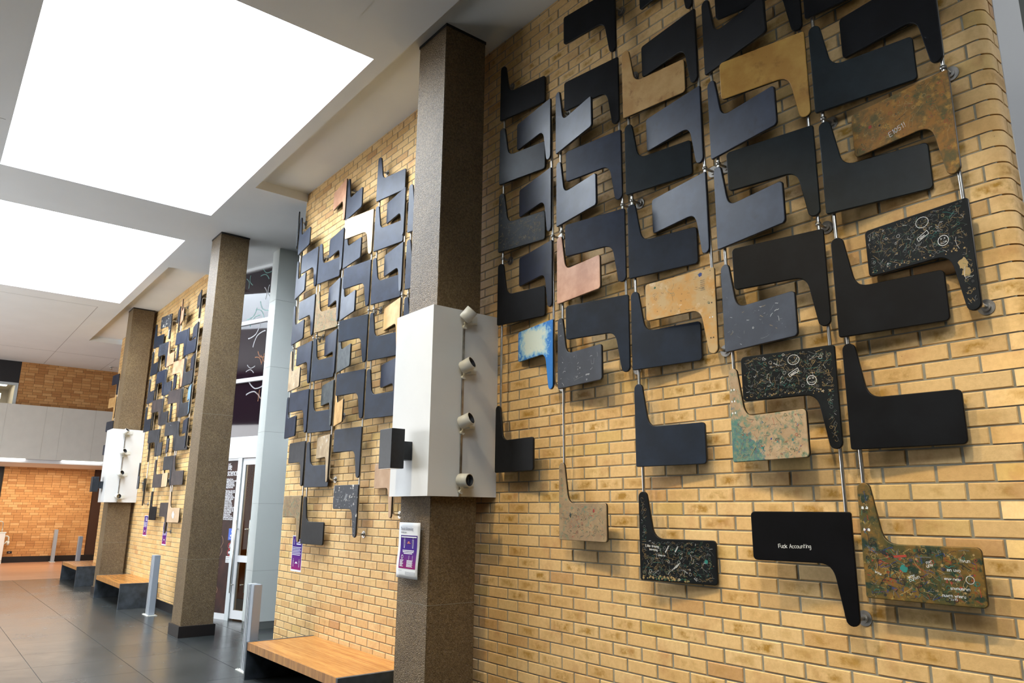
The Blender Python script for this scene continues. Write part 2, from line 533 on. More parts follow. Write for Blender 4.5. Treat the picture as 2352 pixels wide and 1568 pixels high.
# tablets measured off the wall: rod, kind (L arm up / N arm down), rod x = a + b*z, then (height, turn in degrees, look)
RODS = [
 ('r10','N',3.665,-0.012,[(2.561, -6.1, 'black'), (1.982, -7.1, 'ochre'), (1.331, -7.0, 'scribbled')]),
 ('r9','L',3.065,-0.0137,[(2.631, -5.8, 'black'), (2.044, -9.9, 'green_black'), (1.458, -10.3, 'green_black'), (0.797, -5.6, 'black'), (0.24, -5.8, 'black'), (-0.437, -1.1, 'graffiti_color')]),
 ('r8','N',2.966,-0.0061,[(3.113, 12.8, 'black'), (2.572, 12.1, 'amber'), (1.992, 9.9, 'green_black'), (1.392, 11.6, 'black'), (0.769, 8.8, 'scribbled'), (-0.052, 9.5, 'accounting')]),
 ('r7','L',2.4,-0.0183,[(2.623, 10.7, 'black'), (2.04, 8.7, 'slate'), (1.455, 9.8, 'slate'), (0.831, 8.5, 'speckled'), (0.21, 8.6, 'painted')]),
 ('r6','N',2.303,-0.0189,[(3.687, -6.8, 'black'), (3.138, -5.6, 'black'), (2.572, -6.8, 'slate'), (1.978, -8.9, 'slate'), (1.358, 4.6, 'mottled_tan')]),
 ('r5','L',1.689,-0.0128,[(2.626, -7.0, 'tan'), (2.043, -9.6, 'green_black'), (1.445, -10.3, 'navy'), (0.827, -7.5, 'navy'), (0.213, -5.4, 'navy'), (-0.458, -10.3, 'scribbled')]),
 ('r4','N',1.614,-0.0191,[(3.729, 6.7, 'black'), (3.144, 8.0, 'black'), (2.561, 7.7, 'slate'), (1.964, 11.5, 'slate'), (1.347, 13.2, 'navy')]),
 ('r3','L',0.968,-0.0067,[(2.638, 11.2, 'slate'), (2.035, 8.2, 'slate'), (1.426, 6.0, 'copper'), (0.793, 6.4, 'scuffed'), (-0.25, 5.1, 'doodled_tan')]),
 ('r2','N',0.877,-0.0114,[(3.148, -7.0, 'blueblack'), (2.548, -9.8, 'blueblack'), (1.947, -9.6, 'blueblack'), (1.323, -8.6, 'bluewhite')]),
 ('r1','L',0.231,0.001,[(3.227, -10.3, 'black'), (2.63, -10.3, 'navy_worn_edge'), (2.025, -10.3, 'graffiti_gold'), (1.402, -10.3, 'black'), (0.226, 3.7, 'black')]),
 ('q9','L',-1.279,0.0,[(2.655, -8.0, 'slate'), (2.058, -8.0, 'slate'), (1.46, -8.0, 'slate')]),
 ('q8','N',-1.395,-0.0017,[(3.185, -7.4, 'slate'), (2.588, -7.4, 'slate'), (2.002, -10.3, 'tan'), (1.397, -10.3, 'slate'), (0.385, -8.7, 'wood')]),
 ('q7','L',-1.985,0.0,[(3.229, -8.5, 'slate'), (2.65, -8.8, 'slate'), (2.055, -9.0, 'slate'), (1.447, -8.8, 'navy'), (0.841, -8.8, 'navy')]),
 ('q6','N',-2.096,-0.0024,[(3.176, 10.8, 'light_tan'), (2.586, 9.2, 'slate'), (1.973, 11.2, 'navy'), (1.377, 9.8, 'navy'), (0.774, 7.8, 'navy'), (0.187, 3.2, 'chipped')]),
 ('q5','L',-2.7,-0.0096,[(3.249, 6.0, 'slate'), (2.651, 3.8, 'slate'), (2.032, 8.0, 'slate'), (1.428, 10.3, 'slate_scuffed'), (0.829, 16.0, 'tan')]),
 ('q4','N',-2.82,0.0028,[(3.797, -8.0, 'copper'), (3.175, -6.6, 'slate'), (2.56, -10.3, 'slate'), (1.949, -10.1, 'slate'), (1.359, -10.1, 'slate_scuffed'), (0.748, -8.6, 'chipped_tan')]),
 ('q3','L',-3.372,-0.0178,[(2.627, -6.7, 'slate'), (2.01, -7.5, 'doodled_tan'), (1.414, -6.1, 'navy'), (0.803, -7.3, 'navy'), (0.182, -7.5, 'navy'), (-0.44, -4.6, 'black')]),
 ('q2','N',-3.483,-0.0113,[(3.142, -0.2, 'slate'), (2.52, -1.0, 'slate'), (1.928, -2.9, 'slate'), (1.338, 3.4, 'slate'), (0.72, -2.1, 'charcoal'), (0.093, 0.3, 'doodled_tan')]),
 ('q1','L',-4.082,-0.0122,[(3.199, 6.8, 'slate'), (2.587, 9.0, 'slate'), (1.978, 6.5, 'slate'), (1.376, 7.3, 'chipped_tan'), (0.787, 8.3, 'slate')]),
 ('q0','N',-4.212,0.0,[(3.834, -22, 'slate')]),
 ('sN0','N',-8.51,0.0,[(3.742, -9.2, 'slate'), (3.157, -6.8, 'slate'), (2.589, -9.1, 'slate'), (2.042, -10.3, 'pale_blue'), (1.455, -7.3, 'slate')]),
 ('sL0','L',-9.08,0.0,[(2.638, -3.1, 'slate'), (2.067, -2.6, 'charcoal'), (1.507, -2.8, 'charcoal'), (0.92, -8.5, 'charcoal'), (0.325, -6.8, 'brown'), (-0.3, -7.3, 'tan_spot')]),
 ('sN1','N',-9.18,0.0,[(3.147, 7.5, 'slate'), (2.59, 7.1, 'copper'), (2.041, 9.7, 'brown'), (1.455, 8.6, 'chipcorner'), (0.844, 3.7, 'charcoal'), (0.032, 0.2, 'brown')]),
 ('sL1','L',-9.72,0.0,[(3.326, 8.7, 'copper'), (2.616, 10.9, 'slate'), (2.061, 8.8, 'slate'), (1.489, 11.1, 'slate'), (0.91, 9.5, 'slate'), (0.306, 3.9, 'light_tan')]),
 ('sN2','N',-9.83,0.0,[(3.72, -9.7, 'slate')]),
 ('sL2','L',-10.36,0.0,[(2.608, -0.2, 'copper'), (2.041, -1.4, 'speckled'), (1.468, -0.9, 'charcoal'), (0.888, 4.1, 'charcoal'), (0.308, -3.5, 'brown'), (-0.28, 0.7, 'black')]),
 ('sN3','N',-10.46,0.0,[(3.707, 8.5, 'chipped'), (3.137, 6.4, 'speckled'), (2.58, 3.8, 'slate'), (2.004, 6.5, 'brown'), (1.41, 6.9, 'charcoal')]),
 ('sN4','N',-11.0,0.0,[(3.10, -9.9, 'black'), (2.51, -9.9, 'black'), (1.92, -9.9, 'black'), (1.33, -9.9, 'black'), (0.50, -9.9, 'black')]),
 ('sL3','L',-11.62,0.0,[(3.186, -7.6, 'navy'), (2.598, -1.3, 'navy'), (2.015, -0.6, 'speckled'), (1.437, -1.1, 'navy'), (0.305, 9.0, 'speckled')]),
 ('t','N',-14.9,0.0,[(3.113, 5.5, 'slate'), (2.544, 7.5, 'tan'), (1.968, 6.0, 'slate'), (1.41, 6.0, 'slate')]),
]

# ------------------------------------------------------------------ brick walls
def brick_mesh(w, h, d=0.035, ch=0.004):
    bm = bmesh.new()
    uvl = bm.loops.layers.uv.new('UVMap')
    add_brick(bm, uvl, 0, 0, w, h, d, ch)
    me = bpy.data.meshes.new('brick')
    bm.to_mesh(me)
    bm.free()
    return me


def add_brick(bm, uvl, cx, cz, w, h, d=0.035, ch=0.004, M4=None, tone=None, tl=None, full=True):
    a, b = w / 2, h / 2
    co = []
    for y, e in ((0, ch), (ch, 0), (d, 0)):
        co.append([(cx - a + e, y, cz - b + e), (cx + a - e, y, cz - b + e), (cx + a - e, y, cz + b - e), (cx - a + e, y, cz + b - e)])
    vs = [[bm.verts.new(M4 @ Vector(c) if M4 else c) for c in ring] for ring in co]
    fs = [bm.faces.new(vs[0])]
    for r0, r1 in zip(vs, vs[1:]):
        for k in range(4):
            fs.append(bm.faces.new((r0[k], r1[k], r1[(k + 1) % 4], r0[(k + 1) % 4])))
    for i, f in enumerate(fs):
        for j, l in enumerate(f.loops):
            if i == 0:
                l[uvl].uv = ((0, 0), (1, 0), (1, 1), (0, 1))[j]
            else:
                l[uvl].uv = (0.0, 0.0)
        if tl is not None:
            f[tl] = tone


def brick_wall(parent, O, U, u0, u1, z0, z1, one, joined, n_one, phase=1, holes=(), bond='half', rw=0.012):
    """courses of bricks on the face through O along U; parts for the bricks that show largest, the rest joined as stuff"""
    U = Vector(U)
    inward = Vector((0, 0, 1)).cross(U)      # into the wall
    R4 = Matrix(((U.x, inward.x, 0, O[0]), (U.y, inward.y, 0, O[1]), (0, 0, 1, 0), (0, 0, 0, 1)))
    rng = random.Random(11)
    rz = rw * 0.6
    w, h = 2 * HB - rw, CH - rz
    items = []
    C = math.ceil(-z1 / CH)
    while -(C - 1) * CH > z0:
        zt, zb = -(C - 1) * CH - rz / 2, -C * CH + rz / 2
        off = (C + phase) % 2 * HB if bond == 'half' else rng.choice((0, HB, HB * 0.5, HB * 1.5, HB * 0.9))
        k = math.floor((u0 - off) / (2 * HB))
        ue = u1(C) if callable(u1) else u1
        while k * 2 * HB + off < ue - 1e-6:
            a, b = k * 2 * HB + off + rw / 2, (k + 1) * 2 * HB + off - rw / 2
            k += 1
            a2, b2, t2, m2 = max(a, u0 + 0.002), min(b, ue - 0.002), min(zt, z1), max(zb, z0)
            if b2 - a2 < 0.02 or t2 - m2 < 0.008:
                continue
            mid = ((a2 + b2) / 2, (t2 + m2) / 2)
            if any(h0 < mid[0] < h1 and h2 < mid[1] < h3 for h0, h1, h2, h3 in holes):
                continue
            fullb = abs(a2 - a) < 1e-6 and abs(b2 - b) < 1e-6 and abs(t2 - zt) < 1e-6 and abs(m2 - zb) < 1e-6
            P = R4 @ Vector((mid[0], 0, mid[1]))
            p = px(P)
            sc = -1
            if fullb and p and -40 < p[0] < 2392 and -40 < p[1] < 1608:
                e0, e1 = px(R4 @ Vector((a, 0, mid[1]))), px(R4 @ Vector((b, 0, mid[1])))
                if e0 and e1:
                    sc = math.hypot(e0[0] - e1[0], e0[1] - e1[1]) / p[2]
            items.append((sc, a2, b2, m2, t2))
        C += 1
    items.sort(key=lambda t: -t[0])
    me = brick_mesh(w, h)
    me.materials.append(one)
    n = 0
    bm = bmesh.new()
    uvl = bm.loops.layers.uv.new('UVMap')
    tl = bm.faces.layers.float.new('tone')
    for sc, a, b, zb, zt in items:
        cx, cz = (a + b) / 2, (zb + zt) / 2
        proud = rng.uniform(-0.0015, 0.0015)
        if sc > 0 and n < n_one:
            o = bpy.data.objects.new('brick', me)
            COL.objects.link(o)
            o.matrix_local = R4 @ Matrix.Translation((cx, proud, cz))
            o.parent = parent
            n += 1
        else:
            add_brick(bm, uvl, cx, cz, b - a, zt - zb, M4=R4 @ Matrix.Translation((0, proud, 0)), tone=rng.random(), tl=tl)
    if bm.faces:
        o = link('brick_courses', bm, joined, parent)
        o['kind'] = 'stuff'
    else:
        bm.free()


wall_a = struct(boxo('wall_right', (-4.25, 3.775, 0.005, 0.028, ZF, ZR), M['mortar']))
brick_wall(wall_a, (0, 0, 0), (1, 0, 0), -4.25, lambda C: 3.60 if C % 2 else 3.72, ZF, ZR, M['brick_one'], M['brick_joined'], 270)
struct(boxo('wall_right_core', (-4.25, 3.70, 0.04, 0.26, ZF, ZM), M['mortar']))
struct(boxo('wall_right_core', (-15.65, -8.40, 0.04, 0.26, ZF, ZM), M['mortar']))
# rounded corner: bullnose bricks turn round the end of the wall
struct(boxo('wall_right_end', (3.60, 3.804, 0.045, 0.26, ZF, ZM), M['mortar']))


def bullnose_mesh(x0, y1, tone=0.5):
    bm = bmesh.new()
    uvl = bm.loops.layers.uv.new('UVMap')
    r, xe = 0.058, 3.810
    path = [(x0, 0.0)] + [(xe - r + r * math.sin(a), r - r * math.cos(a)) for a in [i * math.pi / 16 for i in range(9)]] + [(xe, y1)]
    h = (CH - 0.0072) / 2
    ins = []
    for i, p in enumerate(path):
        t = Vector(path[min(i + 1, len(path) - 1)]) - Vector(path[max(i - 1, 0)])
        t.normalize()
        ins.append((p[0] - t.y * 0.03, p[1] + t.x * 0.03))
    rows = []
    for p, q in zip(path, ins):
        rows.append([bm.verts.new((p[0], p[1], -h)), bm.verts.new((p[0], p[1], h)), bm.verts.new((q[0], q[1], h)), bm.verts.new((q[0], q[1], -h))])
    L = 0
    for i in range(len(rows) - 1):
        a, b = rows[i], rows[i + 1]
        L2 = L + (Vector(path[i + 1]) - Vector(path[i])).length
        f = bm.faces.new((a[0], b[0], b[1], a[1]))
        f.smooth = True
        for l, uvv in zip(f.loops, ((L / 0.3, 0), (L2 / 0.3, 0), (L2 / 0.3, 1), (L / 0.3, 1))):
            l[uvl].uv = uvv
        bm.faces.new((a[1], b[1], b[2], a[2]))
        bm.faces.new((a[3], b[3], b[0], a[0])).normal_flip()
        L = L2
    bm.faces.new(rows[0])
    bm.faces.new(rows[-1][::-1])
    bm.normal_update()
    me = bpy.data.meshes.new('bullnose_brick')
    bm.to_mesh(me)
    bm.free()
    me.materials.append(M['brick_one'])
    return me


bull = [bullnose_mesh(3.605, 0.10), bullnose_mesh(3.725, 0.165)]
stub = brick_mesh(0.053, CH - 0.0072)
stub.materials.append(M['brick_one'])
C = math.ceil(-ZR / CH)
while -(C - 1) * CH > ZF:
    zc = -(C - 0.5) * CH
    if zc + CH / 2 < ZR:
        o = bpy.data.objects.new('bullnose_brick', bull[0 if C % 2 else 1])
        COL.objects.link(o)
        o.location = (0, 0, zc)
        o.parent = wall_a
        if C % 2:
            o = bpy.data.objects.new('end_brick', stub)
            COL.objects.link(o)
            o.matrix_local = Matrix(((0, -1, 0, 3.81), (1, 0, 0, 0.1375), (0, 0, 1, zc), (0, 0, 0, 1)))
            o.parent = wall_a
    C += 1

wall_b = struct(boxo('wall_right', (-15.65, -8.40, 0.005, 0.028, ZF, ZR), M['mortar']))
brick_wall(wall_b, (0, 0, 0), (1, 0, 0), -15.65, -8.40, ZF, ZR, M['brick_one'], M['brick_joined'], 200)

# far end of the hall
wall_c = struct(boxo('wall_back', (-20.5, -20.207, -1.690, 4.2, 1.30, ZM), M['mortar_far']))
brick_wall(wall_c, (-20.2, 0, 0), (0, 1, 0), -1.690, 1.65, 2.0, ZM, M['far_one'], M['far_joined'], 290, bond='random', rw=0.007)
wall_d = struct(boxo('wall_back', (-23.6, -23.307, -1.45, 1.06, ZF, 1.26), M['mortar_far']))
brick_wall(wall_d, (-23.3, 0, 0), (0, 1, 0), -1.45, 1.06, ZF, 1.26, M['far_one'], M['far_joined'], 290, bond='random', rw=0.007)
struct(boxo('door_1', (-23.5, -23.33, 1.06, 2.4, ZF, 1.26), M['brown_dark']))
struct(boxo('wall_back', (-23.8, -23.5, -8.4, -1.45, ZF, 1.26), M['dark']))
struct(boxo('wall_back', (-23.6, -23.3, 2.4, 4.2, ZF, 1.26), M['dark']))
struct(boxo('baseboard_back', (-23.3, -23.285, -1.45, 2.4, ZF, ZF + 0.18), M['black_skirt']))
struct(boxo('wall_left', (-24.0, 9.0, -8.7, -8.45, ZF, 4.5), M['opposite']))
struct(boxo('wall_front', (9.0, 9.3, -8.7, 4.4, ZF, 4.5), M['opposite']))
struct(boxo('wall_right_outer', (-24.0, 9.0, 4.2, 4.4, ZF, 4.5), M['dark']))
struct(boxo('wall_right_return', (3.45, 3.80, 0.62, 4.2, ZF, ZM), M['green_dark']))
struct(boxo('trim_1', (3.50, 3.812, 0.168, 0.615, ZF, ZM), M['white_frame']))
struct(boxo('wall_partition', (-15.65, -15.45, 0.26, 4.2, ZF, ZM), M['cream']))

# skirtings of the long wall
struct(boxo('baseboard_right', (-15.65, -8.40, -0.014, 0.0, ZF, ZF + 0.14), M['black_skirt']))
struct(boxo('baseboard_right', (-4.25, 3.70, -0.014, 0.0, ZF, ZF + 0.14), M['black_skirt']))

# ------------------------------------------------------------------ floor
TS = 0.865
floor = struct(boxo('floor', (-16.62, 9.0, -8.5, 4.3, ZF - 0.2, ZF - 0.004), M['grout']))
tmesh = {}


def tile_at(x0, x1, y0, y1, bm=None):
    g = 0.0025
    w, d = x1 - x0 - 2 * g, y1 - y0 - 2 * g
    if bm is not None:
        box(bm, x0 + g, x1 - g, y0 + g, y1 - g, ZF - 0.012, ZF)
        return
    key = (round(w, 3), round(d, 3))
    if key not in tmesh:
        b = bmesh.new()
        box(b, -w / 2, w / 2, -d / 2, d / 2, -0.012, 0)
        me = bpy.data.meshes.new('floor_tile')
        b.to_mesh(me)
        b.free()
        me.materials.append(M['tile'])
        tmesh[key] = me
    o = bpy.data.objects.new('floor_tile', tmesh[key])
    COL.objects.link(o)
    o.location = ((x0 + x1) / 2, (y0 + y1) / 2, ZF)
    o.parent = floor


bmt = bmesh.new()
x0 = -4.15 - TS * 15
while x0 < 9:
    xa, xb = max(x0, -16.62), min(x0 + TS, 9.0)
    y0 = -0.61 - TS * 9
    while y0 < 4.1:
        ya, yb = max(y0, -8.45), min(y0 + TS, 4.2)
        entrance = xa > -8.5 and xb < -4.2
        if y0 < 0 < y0 + TS and not entrance:
            yb = 0.0
        if (yb - ya) > 0.05 and xb - xa > 0.05 and not (ya >= 0 and not entrance):
            near = xa < -0.8 and ya > -5.0 and yb < 1.2
            tile_at(xa, xb, ya, yb, None if near else bmt)
        y0 += TS
    x0 += TS
link('floor_tiles_beyond', bmt, M['tile'], floor)['kind'] = 'stuff'
struct(boxo('floor', (-24.0, -16.62, -8.5, 4.3, ZF - 0.2, ZF), M['wood_floor']))

# ------------------------------------------------------------------ ceiling, skylights
sky = [(3.6, 8.4), (-5.545, -0.732), (-11.50, -6.836)]
SY0, SY1 = -3.37, -0.872
YR = [(-6.15, -3.62), (SY0, SY1), (SY0, SY1)]        # first opening is unseen, moved off the row to suit the light
rec = [(-4.21, 9.0), (-15.79, -8.37)]
RY = -0.72
xs = sorted(set([-24.0, -20.2, 9.0] + [v for s in sky for v in s] + [v for s in rec for v in s]))
ys = [-8.5, -6.15, -3.62, SY0, SY1, RY, 0.03, 4.3]
bm = bmesh.new()
for xa, xb in zip(xs, xs[1:]):
    for ya, yb in zip(ys, ys[1:]):
        mx, my = (xa + xb) / 2, (ya + yb) / 2
        if any(a < mx < b and c < my < d for (a, b), (c, d) in zip(sky, YR)):
            continue
        if any(a < mx < b for a, b in rec) and RY < my < 0.03:
            continue
        box(bm, xa, xb, ya, yb, ZM, ZM + 0.12)
for a, b in rec:
    box(bm, a, b, RY, 0.03, ZR, ZR + 0.05)
ceiling = struct(link('ceiling', bm, M['ceiling']))
SH = 0.95
for i, (a, b) in enumerate(sky):
    SY0, SY1 = YR[i]
    t = thing('skylight', ('unseen skylight overhead, placed for its light on the nearest brick panel',
                           'largest white glowing skylight, nearest in view, top left of the hall',
                           'smaller looking white skylight behind the nearest one')[i], 'skylight', ((a + b) / 2, (SY0 + SY1) / 2, ZM), 'ceiling skylights')
    hx, hy = (b - a) / 2, (SY1 - SY0) / 2
    bm = bmesh.new()
    for d in ((-hx - 0.05, -hx, -hy - 0.05, hy + 0.05), (hx, hx + 0.05, -hy - 0.05, hy + 0.05), (-hx, hx, -hy - 0.05, -hy), (-hx, hx, hy, hy + 0.05)):
        box(bm, *d, 0.12, SH)
    for d in ((-hx, -hx + 0.002, -hy, hy), (hx - 0.002, hx, -hy, hy), (-hx, hx, -hy, -hy + 0.002), (-hx, hx, hy - 0.002, hy)):
        box(bm, *d, 0.0, 0.12)
    link('light_shaft', bm, M['shaft'], t)
    if i == 0:      # unseen skylight, its place and strength set for the near wall's light
        for k_ in ('label', 'category', 'group'):
            del t[k_]
        struct(t)
    boxo('diffuser', (-hx - 0.05, hx + 0.05, -hy - 0.05, hy + 0.05, SH, SH + 0.02), M['skylight'] if i else M['skylight_dim'], t)

# plaster joints and access panel of the ceiling
bm = bmesh.new()
for d in ((-20.1, -12.1, -1.175, -1.165), (-17.90, -17.885, -8.4, 2.0), (-20.1, -17.9, 0.30, 0.308), (-4.24, -4.232, -8.4, -3.42), (-12.1, -12.092, -3.0, -1.17)):
    box(bm, d[0], d[1], d[2], d[3], ZM - 0.0015, ZM + 0.001)
link('plaster_joint', bm, M['seam'], ceiling)['kind'] = 'stuff'
ap = boxo('access_panel', (-0.295, 0.42, -2.15, -1.262, ZM - 0.006, ZM - 0.0005), M['ceiling'])
tag(ap, 'flush square access panel in the ceiling beside the nearest skylight', 'ceiling panel')
sp = thing('sprinkler_head', 'small white sprinkler head on the far ceiling above the balcony', 'sprinkler', (-19.32, 0.455, ZM))
bm = bmesh.new()
disc(bm, (0, 0, -0.012), (0, 0, 1), 0.055, 0.012, 16)
link('escutcheon', bm, M['white_metal'], sp)
bm = bmesh.new()
disc(bm, (0, 0, -0.075), (0, 0, 1), 0.018, 0.065, 10)
disc(bm, (0, 0, -0.085), (0, 0, 1), 0.04, 0.006, 14)
link('sprinkler_body', bm, M['steel'], sp)

struct(boxo('ceiling_under_balcony', (-23.6, -20.2, -8.4, 4.2, 1.165, 1.29), M['ceiling']))

# ------------------------------------------------------------------ balcony and upper room at the far end
t = thing('balcony', 'pale grey balcony front spanning the far end of the hall', 'balcony', (-19.8, -1.0, 1.235))
bm = bmesh.new()
seams = [-3.5, -2.60, -1.90, -0.95, -0.55, 0.30, 1.2, 2.2]
for a, b in zip(seams, seams[1:]):
    box(bm, -0.05, 0.0, a + 0.002 + 1.0 - 0.0, b - 0.002 + 1.0, 0.0, 1.50)
box(bm, -0.06, -0.01, -2.5, 3.2, 0.0, 1.49)
link('front_panel', bm, M['balcony'], t)
boxo('slab', (-0.38, -0.06, -7.4, 5.15, -0.10, 0.06), M['balcony'], t)
boxo('coping', (-0.30, -0.05, -2.5, 3.2, 1.47, 1.50), M['balcony'], t)
boxo('lower_glass_edge', (-0.05, -0.045, -2.5, 3.2, -0.10, 0.0), M['white_frame'], t)
bm = bmesh.new()
box(bm, -0.04, 0.004, -1.6, -0.28, -0.012, 0.004)
link('light_strip', bm, M['led'], t)
bm = bmesh.new()
box(bm, -0.04, 0.004, 0.60, 1.64, -0.012, 0.004)
link('light_strip', bm, M['led'], t)
struct(boxo('wall_back', (-20.4, -20.2, -8.4, -1.69, 3.38, ZM), M['dark']))
w = bpy.data.objects.new('window_1', None)
COL.objects.link(w)
w.location = (-20.2, -1.69, 2.0)
struct(w)
bm = bmesh.new()
box(bm, -0.06, 0.02, -6.6, 0.0, 1.31, 1.38)
box(bm, -0.06, 0.02, -0.075, 0.0, 0.2, 1.31)
box(bm, -0.06, 0.02, -3.0, -2.94, 0.2, 1.31)
link('window_frame', bm, M['alu'], w)
boxo('pane', (-0.03, -0.022, -2.94, -0.075, 0.2, 1.31), M['glass'], w)
struct(boxo('wall_upper_room', (-24.0, -23.8, -8.4, -1.5, 1.2, 4.0), M['room']))
struct(boxo('wall_upper_room', (-23.8, -20.5, -1.66, -1.52, 1.3, 3.9), M['room']))
struct(boxo('ceiling_upper_room', (-23.8, -20.45, -8.4, -1.66, 3.62, 3.7), M['room']))
e = thing('exit_sign', 'green exit sign seen through the upper window at far left', 'sign', (-21.6, -2.02, 3.14))
boxo('sign_body', (-0.02, 0.0, -0.22, 0.045, -0.085, 0.085), M['exit_white'], e)
boxo('sign_face', (0.0, 0.004, -0.20, 0.025, -0.065, 0.065), M['exit'], e)
boxo('sign_bracket', (-0.012, -0.008, -0.1, -0.09, 0.085, 0.48), M['dark'], e)
text('sign_lettering', 'EXIT', 0.10, M['exit_white'], e, (0.006, -0.19, -0.035), (math.radians(90), 0, math.radians(90)))

# ------------------------------------------------------------------ pillars
def pillar(x1, y0, ztop, label, w=0.446, d=0.426):
    t = thing('concrete_pillar', label, 'pillar', (x1 - w / 2, y0 + d / 2, ZF), 'exposed aggregate pillars along the wall')
    h = ztop - ZF
    bm = bmesh.new()
    box(bm, -w / 2, w / 2, -d / 2, d / 2, 0.0, h - 0.025)
    bmesh.ops.bevel(bm, geom=[e for e in bm.edges if abs(e.verts[0].co.z - e.verts[1].co.z) > 1], offset=0.006, segments=2, affect='EDGES')
    link('shaft', bm, M['aggregate'], t)
    boxo('cap_strip', (-w / 2 - 0.004, w / 2 + 0.004, -d / 2 - 0.004, d / 2 + 0.004, h - 0.025, h), M['black_skirt'], t)
    boxo('base_skirting', (-w / 2 - 0.026, w / 2 + 0.026, -d / 2 - 0.026, d / 2 + 0.026, 0, 0.145), M['black_skirt'], t, 0.002)
    bm = bmesh.new()
    for zj in (1.0, 3.0):
        box(bm, -w / 2 - 0.0008, w / 2 + 0.0008, -d / 2 - 0.0008, d / 2 + 0.0008, zj, zj + 0.004)
    link('pour_joint', bm, M['mortar'], t)
    return t


pillar(-0.009, -0.550, ZR, 'exposed aggregate concrete pillar nearest the camera, white box fixed round it')
pillar(-6.080, -0.553, ZM, 'brown aggregate concrete pillar without a box, beside the glass entrance')
pillar(-12.120, -0.490, ZR, 'farthest aggregate concrete pillar, with a white box and bench beside it')

# white box with spotlights round two of the pillars
PIV = []


def spotlight(parent_loc, label, tilt):
    """can spotlight on a bracket; origin where its foot meets the box side, pointing +x out of the box face"""
    t = thing('spotlight', label, 'spotlight', parent_loc, 'white spotlights on the pillar boxes')
    boxo('bracket_foot', (0.0, 0.012, 0.035, 0.115, -0.035, 0.035), M['white_metal'], t, 0.002)
    bm = bmesh.new()
    box(bm, 0.0, 0.085, 0.01, 0.06, -0.045, -0.030)
    box(bm, 0.0, 0.02, -0.012, 0.012, -0.085, -0.03)
    link('bracket_arm', bm, M['white_metal'], t)
    bm = bmesh.new()
    disc(bm, (0.0, -0.012, -0.072), (1, 0, 0), 0.017, 0.03, 14)
    link('cable_gland', bm, M['white_metal'], t)
    ax = Vector(tilt).normalized()      # barrel axis, towards the brick wall
    c = Vector((0.085, -0.03, 0.012))
    side = ax.cross(Vector((0, 0, 1))).normalized()
    up = side.cross(ax)
    bm = bmesh.new()
    L, r = 0.105, 0.050
    prof = [(-L / 2, 0.0), (-L / 2, r * 0.80), (-L / 2 + 0.012, r), (L / 2, r), (L / 2, r - 0.006), (L / 2 - 0.035, r - 0.008)]
    seg = 22
    rings = []
    for a, rr in prof:
        rings.append([bm.verts.new(c + ax * a + (side * math.cos(k * 2 * math.pi / seg) + up * math.sin(k * 2 * math.pi / seg)) * max(rr, 0.0005)) for k in range(seg)])
    for ri, (r0, r1) in enumerate(zip(rings, rings[1:])):
        for k in range(seg):
            f = bm.faces.new((r0[k], r1[k], r1[(k + 1) % seg], r0[(k + 1) % seg]))
            f.smooth = True
            f.material_index = 1 if ri == 4 else 0
    link('barrel', bm, [M['white_metal'], M['dark']], t)
    bm = bmesh.new()
    disc(bm, c + ax * (L / 2 - 0.040), ax, r - 0.008, 0.004, seg)
    link('lens', bm, M['lens'], t)
    return t


ORD = ['top', 'second', 'third', 'lowest']


def pillar_box(x1, y0, near):
    xa, xb, za, zb = x1 - 0.475, x1 + 0.09, 0.042, 1.513
    nm = 'nearest pillar' if near else 'far pillar'
    t = thing('pillar_box', 'tall white laminate box fixed round the %s above head height' % nm, 'box', ((xa + xb) / 2, y0 / 2, za), 'white boxes round pillars')
    hx = (xb - xa) / 2
    hy = -y0 / 2
    H = zb - za
    bm = bmesh.new()
    box(bm, -hx, hx, -hy, -hy + 0.018, 0, H)
    link('front_panel', bm, M['white'], t)
    boxo('side_panel', (hx - 0.018, hx, -hy + 0.018, hy - 0.001, 0, H), M['white'], t)
    boxo('side_panel', (-hx, -hx + 0.018, -hy + 0.018, hy - 0.001, 0, H), M['white'], t)
    bm = bmesh.new()
    box(bm, -hx + 0.018, hx - 0.018, -hy + 0.018, -hy + 0.085, 0, 0.016)
    link('closing_strip', bm, M['white'], t)
    # conduit and spotlights on the side that faces the bricks
    yc = -0.352
    c = boxo('conduit', (xb, xb + 0.012, yc - 0.008, yc + 0.008, za, za + 1.36), M['dull_steel'])
    tag(c, 'thin grey conduit running up the side of the white box on the %s' % nm, 'conduit', 'conduits on the pillar boxes')
    for i, z in enumerate((1.445, 1.035, 0.600, 0.150)):
        spotlight((xb, yc + 0.012, z), '%s of four white can spotlights on the %s box' % (ORD[i], nm), ((0.50, 0.42, 0.72), (0.80, 0.42, 0.42), (0.80, 0.42, 0.36), (0.88, 0.25, -0.02))[i])
    # black box wall light on the front face
    f = thing('wall_light', 'black box shaped wall light on an arm, front of the %s box' % nm, 'wall light', (x1 - 0.15, y0, 0.42), 'black wall lights on the pillar boxes')
    boxo('arm', (-0.11, 0.0, -0.09, 0.0, -0.105, 0.035), M['fixture'], f, 0.002)
    boxo('lamp_body', (-0.15, 0.035, -0.205, -0.09, -0.175, 0.125), M['fixture'], f, 0.003)
    boxo('lamp_opening', (-0.14, 0.025, -0.197, -0.098, -0.177, -0.172), M['lens'], f)
    return t


pillar_box(-0.009, -0.640, True)
pillar_box(-12.120, -0.600, False)

